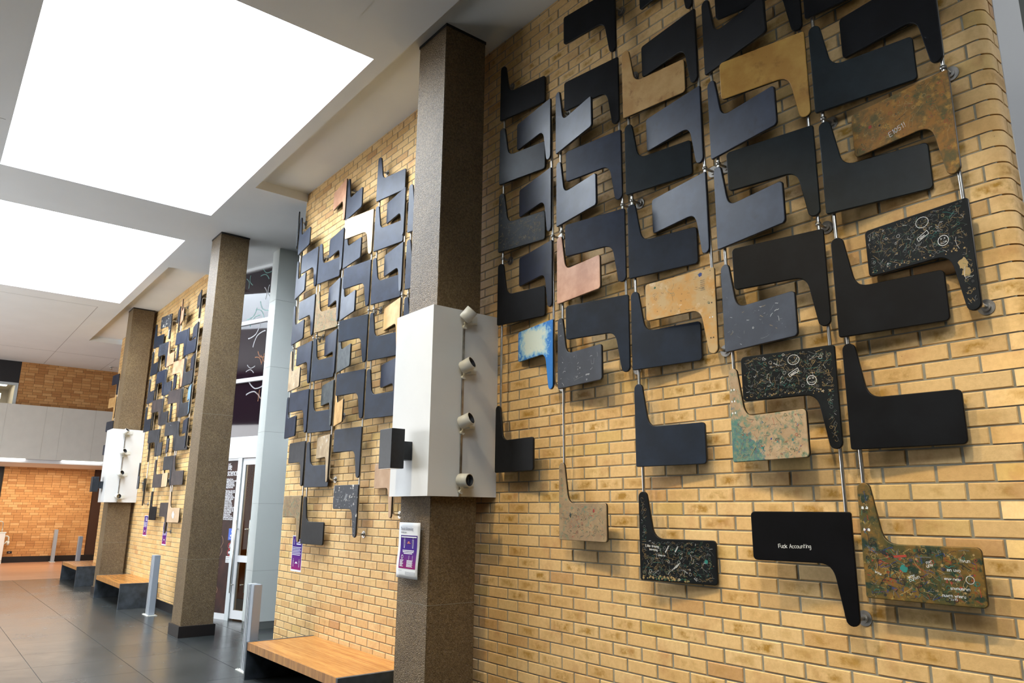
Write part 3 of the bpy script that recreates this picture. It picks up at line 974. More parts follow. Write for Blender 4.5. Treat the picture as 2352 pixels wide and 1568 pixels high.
# ------------------------------------------------------------------ white column and angled glass entrance
t = thing('white_column', 'white panelled square column beside the glass entrance door', 'column', (-6.335, 0.40, ZF))
zj = [0.10, 0.807, 1.761, 2.823, 3.823, 4.894, ZM - ZF]
for a, b in zip(zj, zj[1:]):
    boxo('cladding_panel', (-0.135, 0.135, 0.0, 0.55, a + 0.0015, b - 0.0015), M['white_panel'], t, 0.0015)
boxo('column_skirting', (-0.131, 0.131, 0.004, 0.546, 0.0, 0.10), M['grey_skirt'], t)
boxo('joint_backing', (-0.13, 0.13, 0.005, 0.545, 0.10, ZM - ZF - 0.002), M['seam'], t)

ang = math.radians(18.5)
GE = bpy.data.objects.new('window_2', None)
COL.objects.link(GE)
GE.location = (-7.737, 0.385, 0.0)
GE.rotation_euler = (0, 0, ang)
struct(GE)


def sx(x):          # world x on the glazing line -> distance along it
    return (x + 7.737) / math.cos(ang)


sL, sR = sx(-8.60), sx(-4.35)
dl = sx(-7.37)      # door jamb
bm = bmesh.new()
box(bm, sL, sR, -0.04, 0.06, 0.895, 1.085)              # transom
box(bm, sL, dl - 0.0, -0.03, 0.05, 0.705, 0.742)
box(bm, sL, sR, -0.05, 0.07, 0.742, 0.895)
box(bm, sL, sR, -0.04, 0.05, 3.955, ZM)
box(bm, sL, sR, -0.03, 0.05, 2.0, 2.065)
box(bm, sL, sR, -0.03, 0.05, 3.0, 3.065)
box(bm, sL, dl - 0.05, -0.03, 0.05, ZF, ZF + 0.085)
link('frame', bm, M['white_frame'], GE)
bm = bmesh.new()
box(bm, dl - 0.052, dl + 0.042, -0.04, 0.05, ZF, 0.742)
box(bm, sR - 0.08, sR, -0.04, 0.05, ZF, ZM)
link('jamb', bm, M['alu'], GE)
for a, b in ((1.085, 2.0), (2.065, 3.0), (3.065, 3.955)):
    boxo('pane', (sL, sR, 0.0, 0.012, a, b), M['tint_glass'], GE)
bp = boxo('printed_panel', (sL, dl - 0.05, 0.0, 0.012, ZF + 0.085, 0.705), M['brown_print'], GE)
boxo('pane', (dl + 1.0, sR, 0.0, 0.012, ZF, 0.742), M['tint_glass'], GE)
# the hinged glass door
dw = 0.95
D = bpy.data.objects.new('door_2', None)
COL.objects.link(D)
D.location = (-7.737 + (dl + 0.045) * math.cos(ang), 0.385 + (dl + 0.045) * math.sin(ang), ZF + 0.03)
D.rotation_euler = (0, 0, ang)
struct(D)
Hd = 0.742 - ZF - 0.04
bm = bmesh.new()
box(bm, 0, 0.075, -0.02, 0.03, 0, Hd)
box(bm, dw - 0.075, dw, -0.02, 0.03, 0, Hd)
box(bm, 0.075, dw - 0.075, -0.02, 0.03, 0, 0.125)
box(bm, 0.075, dw - 0.075, -0.02, 0.03, Hd - 0.10, Hd)
box(bm, 0.075, dw - 0.075, -0.02, 0.03, 0.84, 0.94)
link('door_frame', bm, M['white_frame'], D)
boxo('door_glass', (0.075, dw - 0.075, 0.0, 0.008, 0.125, Hd - 0.10), M['glass'], D)
for yy in (-0.075, 0.085):
    bm = bmesh.new()
    x0 = 0.03 if yy < 0 else 0.17
    tube(bm, [(x0, yy, 0.38), (x0, yy, 1.48)], 0.012, 10)
    for z in (0.50, 1.34):
        tube(bm, [(x0, yy, z), (x0, 0.0, z)], 0.008, 8)
    link('pull_handle', bm, M['steel'], D)

# flat print on the glass
sgn = thing('life_science_lettering', 'white life science heading and text printed on the brown glass', 'lettering', (-7.737, 0.385, 0), rot=(0, 0, ang))
text('heading', 'life\nscience', 0.155, M['white_ink'], sgn, (0.040, -0.003, 0.560), sx=0.56, bold=0.0008, space=0.62)
PARA = ('Building 63 was\nconstructed in the early\n1960\'s primarily for\nteaching physiology,\nan important area of\nstudy at the time.\n\n'
        'Physiology is the study\nof life, specifically, how\ncells, tissues, and\norganisms function.\nPhysiologists study the\nmechanical, physical\nand biochemical\n'
        'functions of living\norganisms and are\nconstantly trying to\nanswer key questions in\nareas ranging from the\nfunctions of single cells\nto the interactions\nbetween human\n'
        'populations and our\nenvironment, on earth,\nthe moon, and beyond.')
text('paragraph', PARA, 0.040, M['white_ink'], sgn, (0.030, -0.003, 0.395), sx=0.66, bold=0.0006, space=0.66)


def sign(name, label, cat, x, z, w, h, m, mk=None):
    s0 = sx(x)
    o = boxo(name, (-w / 2, w / 2, -0.004, 0.0, -h / 2, h / 2), m)
    o.location = (-7.737 + s0 * math.cos(ang), 0.385 + s0 * math.sin(ang), z)
    o.rotation_euler = (0, 0, ang)
    tag(o, label, cat)
    return o


s = sign('hearing_loop_sign', 'small blue hearing loop sign on the brown glass panel', 'sign', -7.455, -0.46, 0.175, 0.18, M['blue_sign'])
bm = bmesh.new()
ribbon(bm, [(-0.01, 0.035), (0.0, 0.062), (0.03, 0.066), (0.045, 0.045), (0.03, 0.015), (0.015, -0.002), (0.008, -0.015)], 0.016, -0.006)
ribbon(bm, [(0.055, 0.072), (0.035, 0.02), (-0.045, -0.03)], 0.008, -0.006)
ribbon(bm, [(-0.035, -0.015), (-0.02, -0.03)], 0.016, -0.006)
link('ear_symbol', bm, M['white_ink'], s)
text('sign_text', 'Audio-Loop', 0.028, M['white_ink'], s, (0, -0.0055, -0.068), align='CENTER')


def ring(bm, cx, cz, r, w, y, n=28):
    ribbon(bm, [(cx + r * math.cos(i * 2 * math.pi / n), cz + r * math.sin(i * 2 * math.pi / n)) for i in range(n + 1)], w, y)


def round_sign(label, x, z, kind):
    o = bpy.data.objects.new('prohibition_sign', None)
    s0 = sx(x)
    COL.objects.link(o)
    o.location = (-7.737 + s0 * math.cos(ang), 0.385 + s0 * math.sin(ang), z)
    o.rotation_euler = (0, 0, ang)
    tag(o, label, 'sign')
    bm = bmesh.new()
    disc(bm, (0, 0, 0), (0, -1, 0), 0.046, 0.002, 26)
    link('backing_disc', bm, M['dark'], o)
    bm = bmesh.new()
    ring(bm, 0, 0, 0.046, 0.008, -0.004)
    ribbon(bm, [(-0.032, 0.032), (0.032, -0.032)], 0.005, -0.0045)
    link('red_ring', bm, M['red_ink'], o)
    bm = bmesh.new()
    if kind:
        disc(bm, (0.0, -0.002, 0.026), (0, -1, 0), 0.007, 0.002, 10)
        for p in ([(0, 0.018), (0.003, -0.006)], [(0.003, -0.006), (-0.016, -0.03)], [(0.003, -0.006), (0.02, -0.028)], [(0, 0.012), (-0.015, 0.0)], [(0, 0.012), (0.016, 0.002)]):
            ribbon(bm, p, 0.008, -0.0045)
    else:
        ribbon(bm, [(-0.022, 0.0), (-0.008, 0.0)], 0.018, -0.0045)
        ribbon(bm, [(-0.008, 0.0), (0.01, 0.0)], 0.034, -0.0045)
        ribbon(bm, [(0.02, 0.014), (0.026, 0.0), (0.02, -0.014)], 0.004, -0.0045)
    link('pictogram', bm, M['white_ink'], o)


round_sign('upper round red prohibition sign, showing a walking figure, on brown glass', -7.478, -0.640, True)
round_sign('lower round red prohibition sign, showing a loudspeaker, on brown glass', -7.482, -0.740, False)
s = sign('notice', 'small white notice below the round red signs on brown glass', 'notice', -7.483, -0.848, 0.145, 0.10, M['paper'])
bm = bmesh.new()
for i, (a, wd) in enumerate(((0.03, 0.08), (0.005, 0.11), (-0.008, 0.10), (-0.021, 0.06), (-0.034, 0.09))):
    ribbon(bm, [(-0.06, a), (-0.06 + wd, a)], 0.009 if i == 0 else 0.004, -0.0045)
link('printed_lines', bm, M['ink'], s)

# chromosome shapes printed on the upper panes
cols = [plain('teal_print', (0.16, 0.33, 0.30), 0.4), plain('pale_print', (0.45, 0.45, 0.47), 0.4), plain('amber_print', (0.40, 0.17, 0.07), 0.4)]
rc = random.Random(3)
for i, (x, z, sc, a, ci) in enumerate([(-7.60, 3.78, 0.20, 0.4, 0), (-7.20, 3.86, 0.24, 1.2, 0), (-7.13, 3.52, 0.22, 0.2, 1), (-7.22, 3.22, 0.30, 0.9, 0), (-7.42, 3.12, 0.30, 2.2, 0),
                                       (-7.30, 2.80, 0.38, 2.3, 1), (-7.18, 2.40, 0.20, 1.0, 2), (-7.10, 2.36, 0.16, 0.2, 2), (-7.38, 2.22, 0.20, 1.4, 1), (-7.23, 1.85, 0.38, 1.35, 1), (-7.12, 1.75, 0.16, 0.4, 2)]):
    s0 = sx(x)
    bm = bmesh.new()
    for sg in (-1, 1):
        for off, wd in ((0.0, 0.012), (0.035, 0.006)):
            pts = []
            for k in range(17):
                v = (k / 8 - 1)
                ww = (0.10 + off) * sc * (0.6 + 0.5 * abs(v)) * sg + sg * 0.16 * sc * v * v
                pts.append((ww * math.cos(a) - v * sc * 0.5 * math.sin(a), ww * math.sin(a) + v * sc * 0.5 * math.cos(a)))
            ribbon(bm, pts, wd, -0.002)
    o = link('chromosome_print', bm, cols[ci], GE)
    o.location = (s0, 0, z)
bm = bmesh.new()
for q in range(7):
    x, z = rc.uniform(-0.25, 0.22), -1.55 + q * 0.19
    pts = [(x + 0.05 * math.sin(k * 0.9 + q), z + k * 0.05) for k in range(7)]
    ribbon(bm, pts, 0.014, -0.002)
link('faded_print', bm, plain('sepia_print', (0.20, 0.10, 0.05), 0.5, var=0.4), GE)

# lobby behind the glass
L = boxo('wall_lobby', (-2.0, 4.5, 1.9, 2.0, ZF, ZM), M['lobby_wood'])
L.location = (-7.737, 0.385, 0)
L.rotation_euler = (0, 0, ang)
struct(L)

# ------------------------------------------------------------------ benches, posts, sink
def bench(x0, x1, y0, ztop, label, y1=-0.004):
    t = thing('bench', label, 'bench', ((x0 + x1) / 2, (y0 + y1) / 2, ZF), 'low benches along the brick wall')
    hx, hy, H = (x1 - x0) / 2, (y1 - y0) / 2, ztop - ZF
    th = 0.035
    bm = bmesh.new()
    n = 18
    for k in range(n):
        a = -hy + 2 * hy * k / n
        box(bm, -hx + th + 0.002, hx - th - 0.002, a + 0.0006, a + 2 * hy / n - 0.0006, H - 0.078, H - 0.003)
    seat = link('seat', bm, M['bench_wood'], t)
    boxo('seat_edge', (-hx + th + 0.002, hx - th - 0.002, -hy - 0.004, -hy, H - 0.078, H - 0.003), M['bench_edge'], t)
    for sgn in (-1, 1):
        xa, xb = (-hx, -hx + th) if sgn < 0 else (hx - th, hx)
        boxo('end_panel', (xa, xb, -hy - 0.008, hy, 0, H), M['zinc'], t, 0.003)
    boxo('rail', (-hx + th, hx - th, hy - 0.05, hy - 0.02, H - 0.20, H - 0.08), M['zinc'], t)


bench(-3.135, -1.03, -0.715, -1.385, 'nearest low timber topped bench with dark metal ends, below the middle brick panel')
bench(-11.76, -9.62, -0.60, -1.330, 'middle timber topped bench with dark metal ends, left of the unboxed pillar')
bench(-16.20, -14.20, -0.55, -1.325, 'farthest timber topped bench, left of the farthest pillar', y1=0.0)


def guard_post(x, y, top, label):
    t = thing('guard_post', label, 'post', (x, y, ZF), 'grey steel guard posts in the hall')
    H = top - ZF
    boxo('base_plate', (-0.17, 0.17, -0.075, 0.075, 0, 0.010), M['white_metal'], t, 0.001)
    bm = bmesh.new()
    for bx, by in ((-0.15, -0.055), (-0.15, 0.055), (0.15, -0.055), (0.15, 0.055)):
        disc(bm, (bx, by, 0.010), (0, 0, 1), 0.009, 0.008, 6)
    link('anchor_bolt', bm, M['steel'], t)
    bm = bmesh.new()
    box(bm, -0.105, -0.010, -0.045, 0.045, 0.010, H)
    bmesh.ops.bevel(bm, geom=bm.edges[:], offset=0.004, segments=2, affect='EDGES')
    link('post_profile', bm, M['post_light'], t)
    bm = bmesh.new()
    box(bm, 0.012, 0.105, -0.045, 0.045, 0.010, H)
    bmesh.ops.bevel(bm, geom=bm.edges[:], offset=0.004, segments=2, affect='EDGES')
    link('post_profile', bm, M['post'], t)
    boxo('rubber_seal', (-0.011, 0.013, -0.036, 0.036, 0.010, H - 0.01), M['slot'], t)
    bm = bmesh.new()
    box(bm, -0.085, -0.075, -0.0465, -0.0445, 0.02, H - 0.005)
    box(bm, -0.04, -0.030, -0.0465, -0.0445, 0.02, H - 0.005)
    link('groove', bm, M['slot'], t)


guard_post(-3.48, -0.555, -0.858, 'nearest grey steel guard post, left of the nearest bench')
guard_post(-8.62, -0.33, -0.815, 'grey steel guard post in front of the middle bench')
guard_post(-23.02, 0.15, -0.755, 'farthest grey guard post, standing against the far brick wall')
guard_post(-18.95, 0.20, -0.84, 'grey guard post on the timber floor behind the farthest bench')

t = thing('wash_trough', 'white wash trough with swan neck tap by the far brick wall', 'sink', (-23.05, -1.62, ZF))
boxo('cabinet', (-0.23, 0.23, -0.50, 0.42, 0.10, 0.90), M['white'], t, 0.01)
boxo('trough_top', (-0.24, 0.24, -0.52, 0.44, 0.90, 0.925), M['white_panel'], t, 0.004)
for yy in (-0.46, 0.38):
    boxo('leg', (0.17, 0.21, yy, yy + 0.04, 0, 0.10), M['white_metal'], t)
bm = bmesh.new()
tube(bm, [(0, 0.34, 0.925), (0, 0.34, 1.17), (0, 0.32, 1.23), (0, 0.27, 1.25), (0, 0.22, 1.22), (0, 0.215, 1.16)], 0.013, 10)
disc(bm, (0, 0.34, 0.99), (0, 0, 1), 0.022, 0.02, 12)
link('tap', bm, M['steel'], t)
bm = bmesh.new()
tube(bm, [(0, 0.42, 0.80), (0, 0.50, 0.80), (0, 0.535, 0.77), (0, 0.54, 0.70), (0, 0.54, 0.62)], 0.022, 10)
disc(bm, (0, 0.54, 0.53), (0, 0, 1), 0.038, 0.12, 14)
tube(bm, [(0, 0.51, 0.66), (0, 0.47, 0.6), (0, 0.42, 0.55)], 0.018, 8)
link('waste_trap', bm, M['white_metal'], t)
t = thing('power_outlet', 'small black power outlet low on the far brick wall', 'outlet', (-23.3, -0.985, -1.437))
boxo('face_plate', (0.0, 0.012, -0.065, 0.065, -0.035, 0.035), M['dark'], t, 0.003)
boxo('rocker', (0.012, 0.018, -0.02, 0.01, -0.012, 0.012), M['steel'], t)

# ------------------------------------------------------------------ writing tablets on steel rods
TABM = {}


def tablet_mat(name, c1, c2, scale=6.0, lo=0.4, hi=0.65, c3=None, s3=30.0, lo3=0.66, hi3=0.72, rough=0.42, c4=None, s4=60.0, lo4=0.68, hi4=0.74, rv=0.05, spec=0.42):
    m, nt, b = mat('tablet_' + name)
    tc = nd(nt, 'ShaderNodeTexCoord').outputs['Object']
    w = mth(nt, 'MULTIPLY', nd(nt, 'ShaderNodeObjectInfo').outputs['Random'], 40.0)
    n1 = noise(nt, tc, scale, 5, 0.62, w)
    c = mixc(nt, thresh(nt, n1, lo, hi), c1, c2)
    if c3:
        n3 = noise(nt, tc, s3, 4, 0.65, w)
        c = mixc(nt, thresh(nt, n3, lo3, hi3), c, c3)
    if c4:
        n4 = noise(nt, tc, s4, 3, 0.6, w)
        c = mixc(nt, thresh(nt, n4, lo4, hi4), c, c4)
    nt.links.new(c, b.inputs['Base Color'])
    n5 = noise(nt, tc, 9.0, 4, 0.6, w)
    nt.links.new(mth(nt, 'ADD', mth(nt, 'MULTIPLY', n5, rv * 2), rough - rv + 0.0), b.inputs['Roughness'])
    b.inputs['Specular IOR Level'].default_value = spec
    bump(nt, b, noise(nt, tc, 70.0, 3, 0.6, w), 0.06, 0.002)
    TABM[name] = m
    return m


dk = (0.0075, 0.0085, 0.011)
tablet_mat('black', (0.0030, 0.0032, 0.0042), (0.0055, 0.0065, 0.0085), rough=0.46, spec=0.2)
tablet_mat('accounting', (0.0022, 0.0022, 0.003), (0.0035, 0.0035, 0.005), rough=0.5, spec=0.15)
tablet_mat('slate', (0.010, 0.016, 0.033), (0.019, 0.028, 0.055), spec=0.34, c3=(0.006, 0.009, 0.018), s3=11, lo3=0.60, hi3=0.75, c4=(0.14, 0.15, 0.17), s4=75, lo4=0.80, hi4=0.83, rough=0.42)
tablet_mat('navy', (0.005, 0.010, 0.020), (0.009, 0.018, 0.037), spec=0.32, c4=(0.10, 0.11, 0.13), s4=70, lo4=0.82, hi4=0.85, rough=0.46)
tablet_mat('blueblack', (0.005, 0.007, 0.016), (0.010, 0.014, 0.034), rough=0.40, rv=0.03)
tablet_mat('green_black', (0.004, 0.008, 0.010), (0.008, 0.015, 0.019), rough=0.48, spec=0.28, c4=(0.10, 0.12, 0.12), s4=60, lo4=0.82, hi4=0.85)
tablet_mat('navy_worn_edge', (0.006, 0.010, 0.015), (0.014, 0.022, 0.030), rough=0.42, c4=(0.18, 0.17, 0.13), s4=38, lo4=0.76, hi4=0.80)
tablet_mat('charcoal', (0.018, 0.018, 0.022), (0.034, 0.034, 0.040), rough=0.5)
tablet_mat('brown', (0.036, 0.028, 0.028), (0.070, 0.050, 0.046), rough=0.48)
tablet_mat('speckled', (0.016, 0.021, 0.034), (0.034, 0.042, 0.062), rough=0.5, c4=(0.34, 0.34, 0.34), s4=46, lo4=0.70, hi4=0.75)
tablet_mat('scuffed', (0.016, 0.019, 0.028), (0.030, 0.036, 0.050), rough=0.45, c4=(0.26, 0.25, 0.24), s4=58, lo4=0.745, hi4=0.79)
tablet_mat('slate_scuffed', (0.03, 0.038, 0.042), (0.075, 0.085, 0.085), scale=12, rough=0.5, c4=(0.30, 0.30, 0.27), s4=40, lo4=0.66, hi4=0.74)
tablet_mat('graffiti_gold', (0.007, 0.009, 0.010), (0.014, 0.018, 0.018), rough=0.5, c3=(0.32, 0.20, 0.07), s3=17, lo3=0.63, hi3=0.68, c4=(0.30, 0.20, 0.06), s4=65, lo4=0.66, hi4=0.71)
tablet_mat('scribbled', (0.004, 0.005, 0.006), (0.009, 0.011, 0.013), rough=0.5, spec=0.2, c3=(0.05, 0.09, 0.07), s3=50, lo3=0.66, hi3=0.75, c4=(0.26, 0.20, 0.10), s4=85, lo4=0.70, hi4=0.76)
tablet_mat('chipped', (0.012, 0.016, 0.024), (0.030, 0.034, 0.046), rough=0.5, c3=(0.62, 0.58, 0.50), s3=11, lo3=0.575, hi3=0.60, c4=(0.5, 0.5, 0.46), s4=50, lo4=0.66, hi4=0.70)
tablet_mat('chipcorner', (0.018, 0.018, 0.022), (0.034, 0.034, 0.040), rough=0.5, c3=(0.30, 0.32, 0.34), s3=9, lo3=0.64, hi3=0.68)
tablet_mat('copper', (0.46, 0.215, 0.115), (0.66, 0.36, 0.22), rough=0.45, c4=(0.25, 0.13, 0.09), s4=90, lo4=0.72, hi4=0.78)
tablet_mat('tan', (0.52, 0.29, 0.095), (0.66, 0.42, 0.17), rough=0.5, c3=(0.30, 0.14, 0.035), s3=9, lo3=0.60, hi3=0.75, c4=(0.22, 0.11, 0.03), s4=85, lo4=0.68, hi4=0.74)
tablet_mat('amber', (0.48, 0.24, 0.045), (0.62, 0.36, 0.08), rough=0.45, c3=(0.22, 0.09, 0.015), s3=8, lo3=0.58, hi3=0.78, c4=(0.10, 0.05, 0.02), s4=70, lo4=0.71, hi4=0.76)
tablet_mat('light_tan', (0.60, 0.40, 0.23), (0.72, 0.50, 0.30), rough=0.5, c4=(0.35, 0.22, 0.13), s4=80, lo4=0.73, hi4=0.79)
tablet_mat('wood', (0.42, 0.26, 0.15), (0.52, 0.34, 0.21), rough=0.5)
tablet_mat('doodled_tan', (0.24, 0.155, 0.075), (0.33, 0.225, 0.11), scale=10, rough=0.55, c3=(0.13, 0.19, 0.11), s3=22, lo3=0.56, hi3=0.66, c4=(0.05, 0.05, 0.05), s4=70, lo4=0.66, hi4=0.72)
tablet_mat('chipped_tan', (0.34, 0.24, 0.14), (0.48, 0.36, 0.22), scale=8, rough=0.55, c3=(0.62, 0.58, 0.50), s3=13, lo3=0.62, hi3=0.67, c4=(0.12, 0.08, 0.05), s4=70, lo4=0.70, hi4=0.76)
tablet_mat('mottled_tan', (0.52, 0.36, 0.17), (0.56, 0.30, 0.08), scale=7, lo=0.44, hi=0.58, rough=0.5, c3=(0.66, 0.52, 0.34), s3=12, lo3=0.58, hi3=0.70, c4=(0.24, 0.14, 0.05), s4=60, lo4=0.66, hi4=0.74)
tablet_mat('ochre', (0.30, 0.135, 0.022), (0.11, 0.085, 0.025), scale=14, lo=0.45, hi=0.62, rough=0.5, c3=(0.42, 0.22, 0.04), s3=24, lo3=0.54, hi3=0.66, c4=(0.05, 0.06, 0.03), s4=60, lo4=0.62, hi4=0.72)
tablet_mat('painted', (0.34, 0.22, 0.11), (0.42, 0.30, 0.17), scale=12, rough=0.5, c3=(0.15, 0.19, 0.11), s3=30, lo3=0.50, hi3=0.62, c4=(0.40, 0.14, 0.08), s4=44, lo4=0.69, hi4=0.76)
tablet_mat('graffiti_color', (0.20, 0.105, 0.018), (0.075, 0.065, 0.016), scale=11, lo=0.42, hi=0.58, rough=0.48, c3=(0.014, 0.034, 0.020), s3=20, lo3=0.52, hi3=0.62, c4=(0.34, 0.24, 0.06), s4=34, lo4=0.60, hi4=0.71)
tablet_mat('pale_blue', (0.12, 0.24, 0.34), (0.22, 0.36, 0.46), rough=0.45)
tablet_mat('tan_spot', (0.50, 0.34, 0.20), (0.58, 0.41, 0.26), rough=0.5)
M['tab_edge'] = plain('tablet_black_edge', (0.006, 0.006, 0.007), 0.45)


def bluewhite():
    m, nt, b = mat('tablet_bluewhite')
    tc = nd(nt, 'ShaderNodeTexCoord').outputs['Object']
    sep = nd(nt, 'ShaderNodeSeparateXYZ')
    nt.links.new(tc, sep.inputs[0])
    dx = mth(nt, 'ABSOLUTE', mth(nt, 'SUBTRACT', sep.outputs[0], 0.235))
    dz = mth(nt, 'ABSOLUTE', mth(nt, 'SUBTRACT', sep.outputs[2], 0.1215))
    e = mth(nt, 'MAXIMUM', mth(nt, 'DIVIDE', dx, 0.22), mth(nt, 'DIVIDE', dz, 0.135))
    n1 = noise(nt, tc, 16, 5, 0.7)
    f = mth(nt, 'ADD', e, mth(nt, 'MULTIPLY', mth(nt, 'SUBTRACT', n1, 0.5), 1.5))
    c = ramp(nt, f, [(0.55, (0.60, 0.66, 0.56)), (0.80, (0.28, 0.50, 0.62)), (0.98, (0.008, 0.16, 0.52))])
    n2 = noise(nt, tc, 55, 3, 0.6)
    c = mixc(nt, thresh(nt, n2, 0.66, 0.74), c, (0.05, 0.30, 0.60))
    nt.links.new(c, b.inputs['Base Color'])
    b.inputs['Roughness'].default_value = 0.45
    TABM['bluewhite'] = m


bluewhite()


def painted_patch():
    m = TABM['painted']
    nt = m.node_tree
    b = nt.nodes['Principled BSDF']
    old = b.inputs['Base Color'].links[0].from_socket
    tc = nd(nt, 'ShaderNodeTexCoord').outputs['Object']
    sep = nd(nt, 'ShaderNodeSeparateXYZ')
    nt.links.new(tc, sep.inputs[0])
    n1 = noise(nt, tc, 14, 5, 0.7)
    n2 = noise(nt, tc, 40, 4, 0.65)
    e = mth(nt, 'ADD', mth(nt, 'DIVIDE', sep.outputs[0], 0.15), mth(nt, 'DIVIDE', sep.outputs[2], 0.17))
    f = thresh(nt, mth(nt, 'ADD', e, mth(nt, 'MULTIPLY', mth(nt, 'SUBTRACT', n1, 0.5), 2.4)), 1.62, 1.45)
    teal = ramp(nt, n2, [(0.35, (0.02, 0.07, 0.13)), (0.5, (0.025, 0.16, 0.12)), (0.65, (0.16, 0.20, 0.12))])
    nt.links.new(mixc(nt, mth(nt, 'MULTIPLY', f, 0.9), old, teal), b.inputs['Base Color'])


painted_patch()


def outline():
    P = []

    def arc(cx, cz, r, a0, a1, n):
        for i in range(n + 1):
            a = math.radians(a0 + (a1 - a0) * i / n)
            P.append((cx + r * math.cos(a), cz + r * math.sin(a)))
    arc(0.012, 0.012, 0.012, 180, 270, 3)
    arc(0.50 - 0.022, 0.022, 0.022, -90, 0, 5)
    arc(0.50 - 0.022, 0.243 - 0.022, 0.022, 0, 90, 5)
    for i in range(9):          # inner fillet between pad and arm
        t = i / 8
        a, b, c = (0.168, 0.243), (0.104, 0.243), (0.094, 0.315)
        P.append(((1 - t) ** 2 * a[0] + 2 * t * (1 - t) * b[0] + t * t * c[0], (1 - t) ** 2 * a[1] + 2 * t * (1 - t) * b[1] + t * t * c[1]))
    P.append((0.0665, 0.485))
    arc(0.034, 0.489, 0.0315, 0, 180, 8)
    return [(x - 0.03, z) for x, z in P]


OUT = outline()


def tablet_mesh():
    bm = bmesh.new()
    n = len(OUT)
    ins = []
    e = 0.0035
    for i, p in enumerate(OUT):
        a, b = Vector(OUT[i - 1]), Vector(OUT[(i + 1) % n])
        t = (b - a).normalized()
        ins.append((p[0] - t.y * e, p[1] + t.x * e))
    rings = []
    for pts, y in ((ins, -0.0310), (OUT, -0.0275), (OUT, -0.0155), (ins, -0.0125)):
        rings.append([bm.verts.new((x, y, z)) for x, z in pts])
    f = bm.faces.new(rings[0])
    f.material_index = 0
    for k, (r0, r1) in enumerate(zip(rings, rings[1:])):
        for i in range(n):
            f = bm.faces.new((r0[i], r1[i], r1[(i + 1) % n], r0[(i + 1) % n]))
            f.material_index = 1 if k > 0 else 0
            f.smooth = True
    f = bm.faces.new(rings[-1][::-1])
    f.material_index = 1
    bmesh.ops.recalc_face_normals(bm, faces=bm.faces)
    me = bpy.data.meshes.new('writing_tablet')
    bm.to_mesh(me)
    bm.free()
    me.materials.append(TABM['black'])
    me.materials.append(M['tab_edge'])
    return me


TM = tablet_mesh()
INK = [plain('chalk_white', (0.70, 0.72, 0.72), 0.7), plain('scratch_ochre', (0.36, 0.25, 0.10), 0.7), plain('scratch_teal', (0.02, 0.20, 0.17), 0.6),
       plain('marker_black', (0.015, 0.015, 0.015), 0.6), plain('marker_green', (0.03, 0.10, 0.05), 0.6), plain('marker_red', (0.35, 0.04, 0.02), 0.6),
       plain('marker_blue', (0.02, 0.05, 0.22), 0.6), plain('scratch_grey', (0.16, 0.17, 0.17), 0.7)]


def inside(x, z):
    x += 0.03
    if 0.015 < x < 0.485 and 0.012 < z < 0.232:
        return True
    return 0.015 < x < 0.058 and z < 0.49 and z > 0


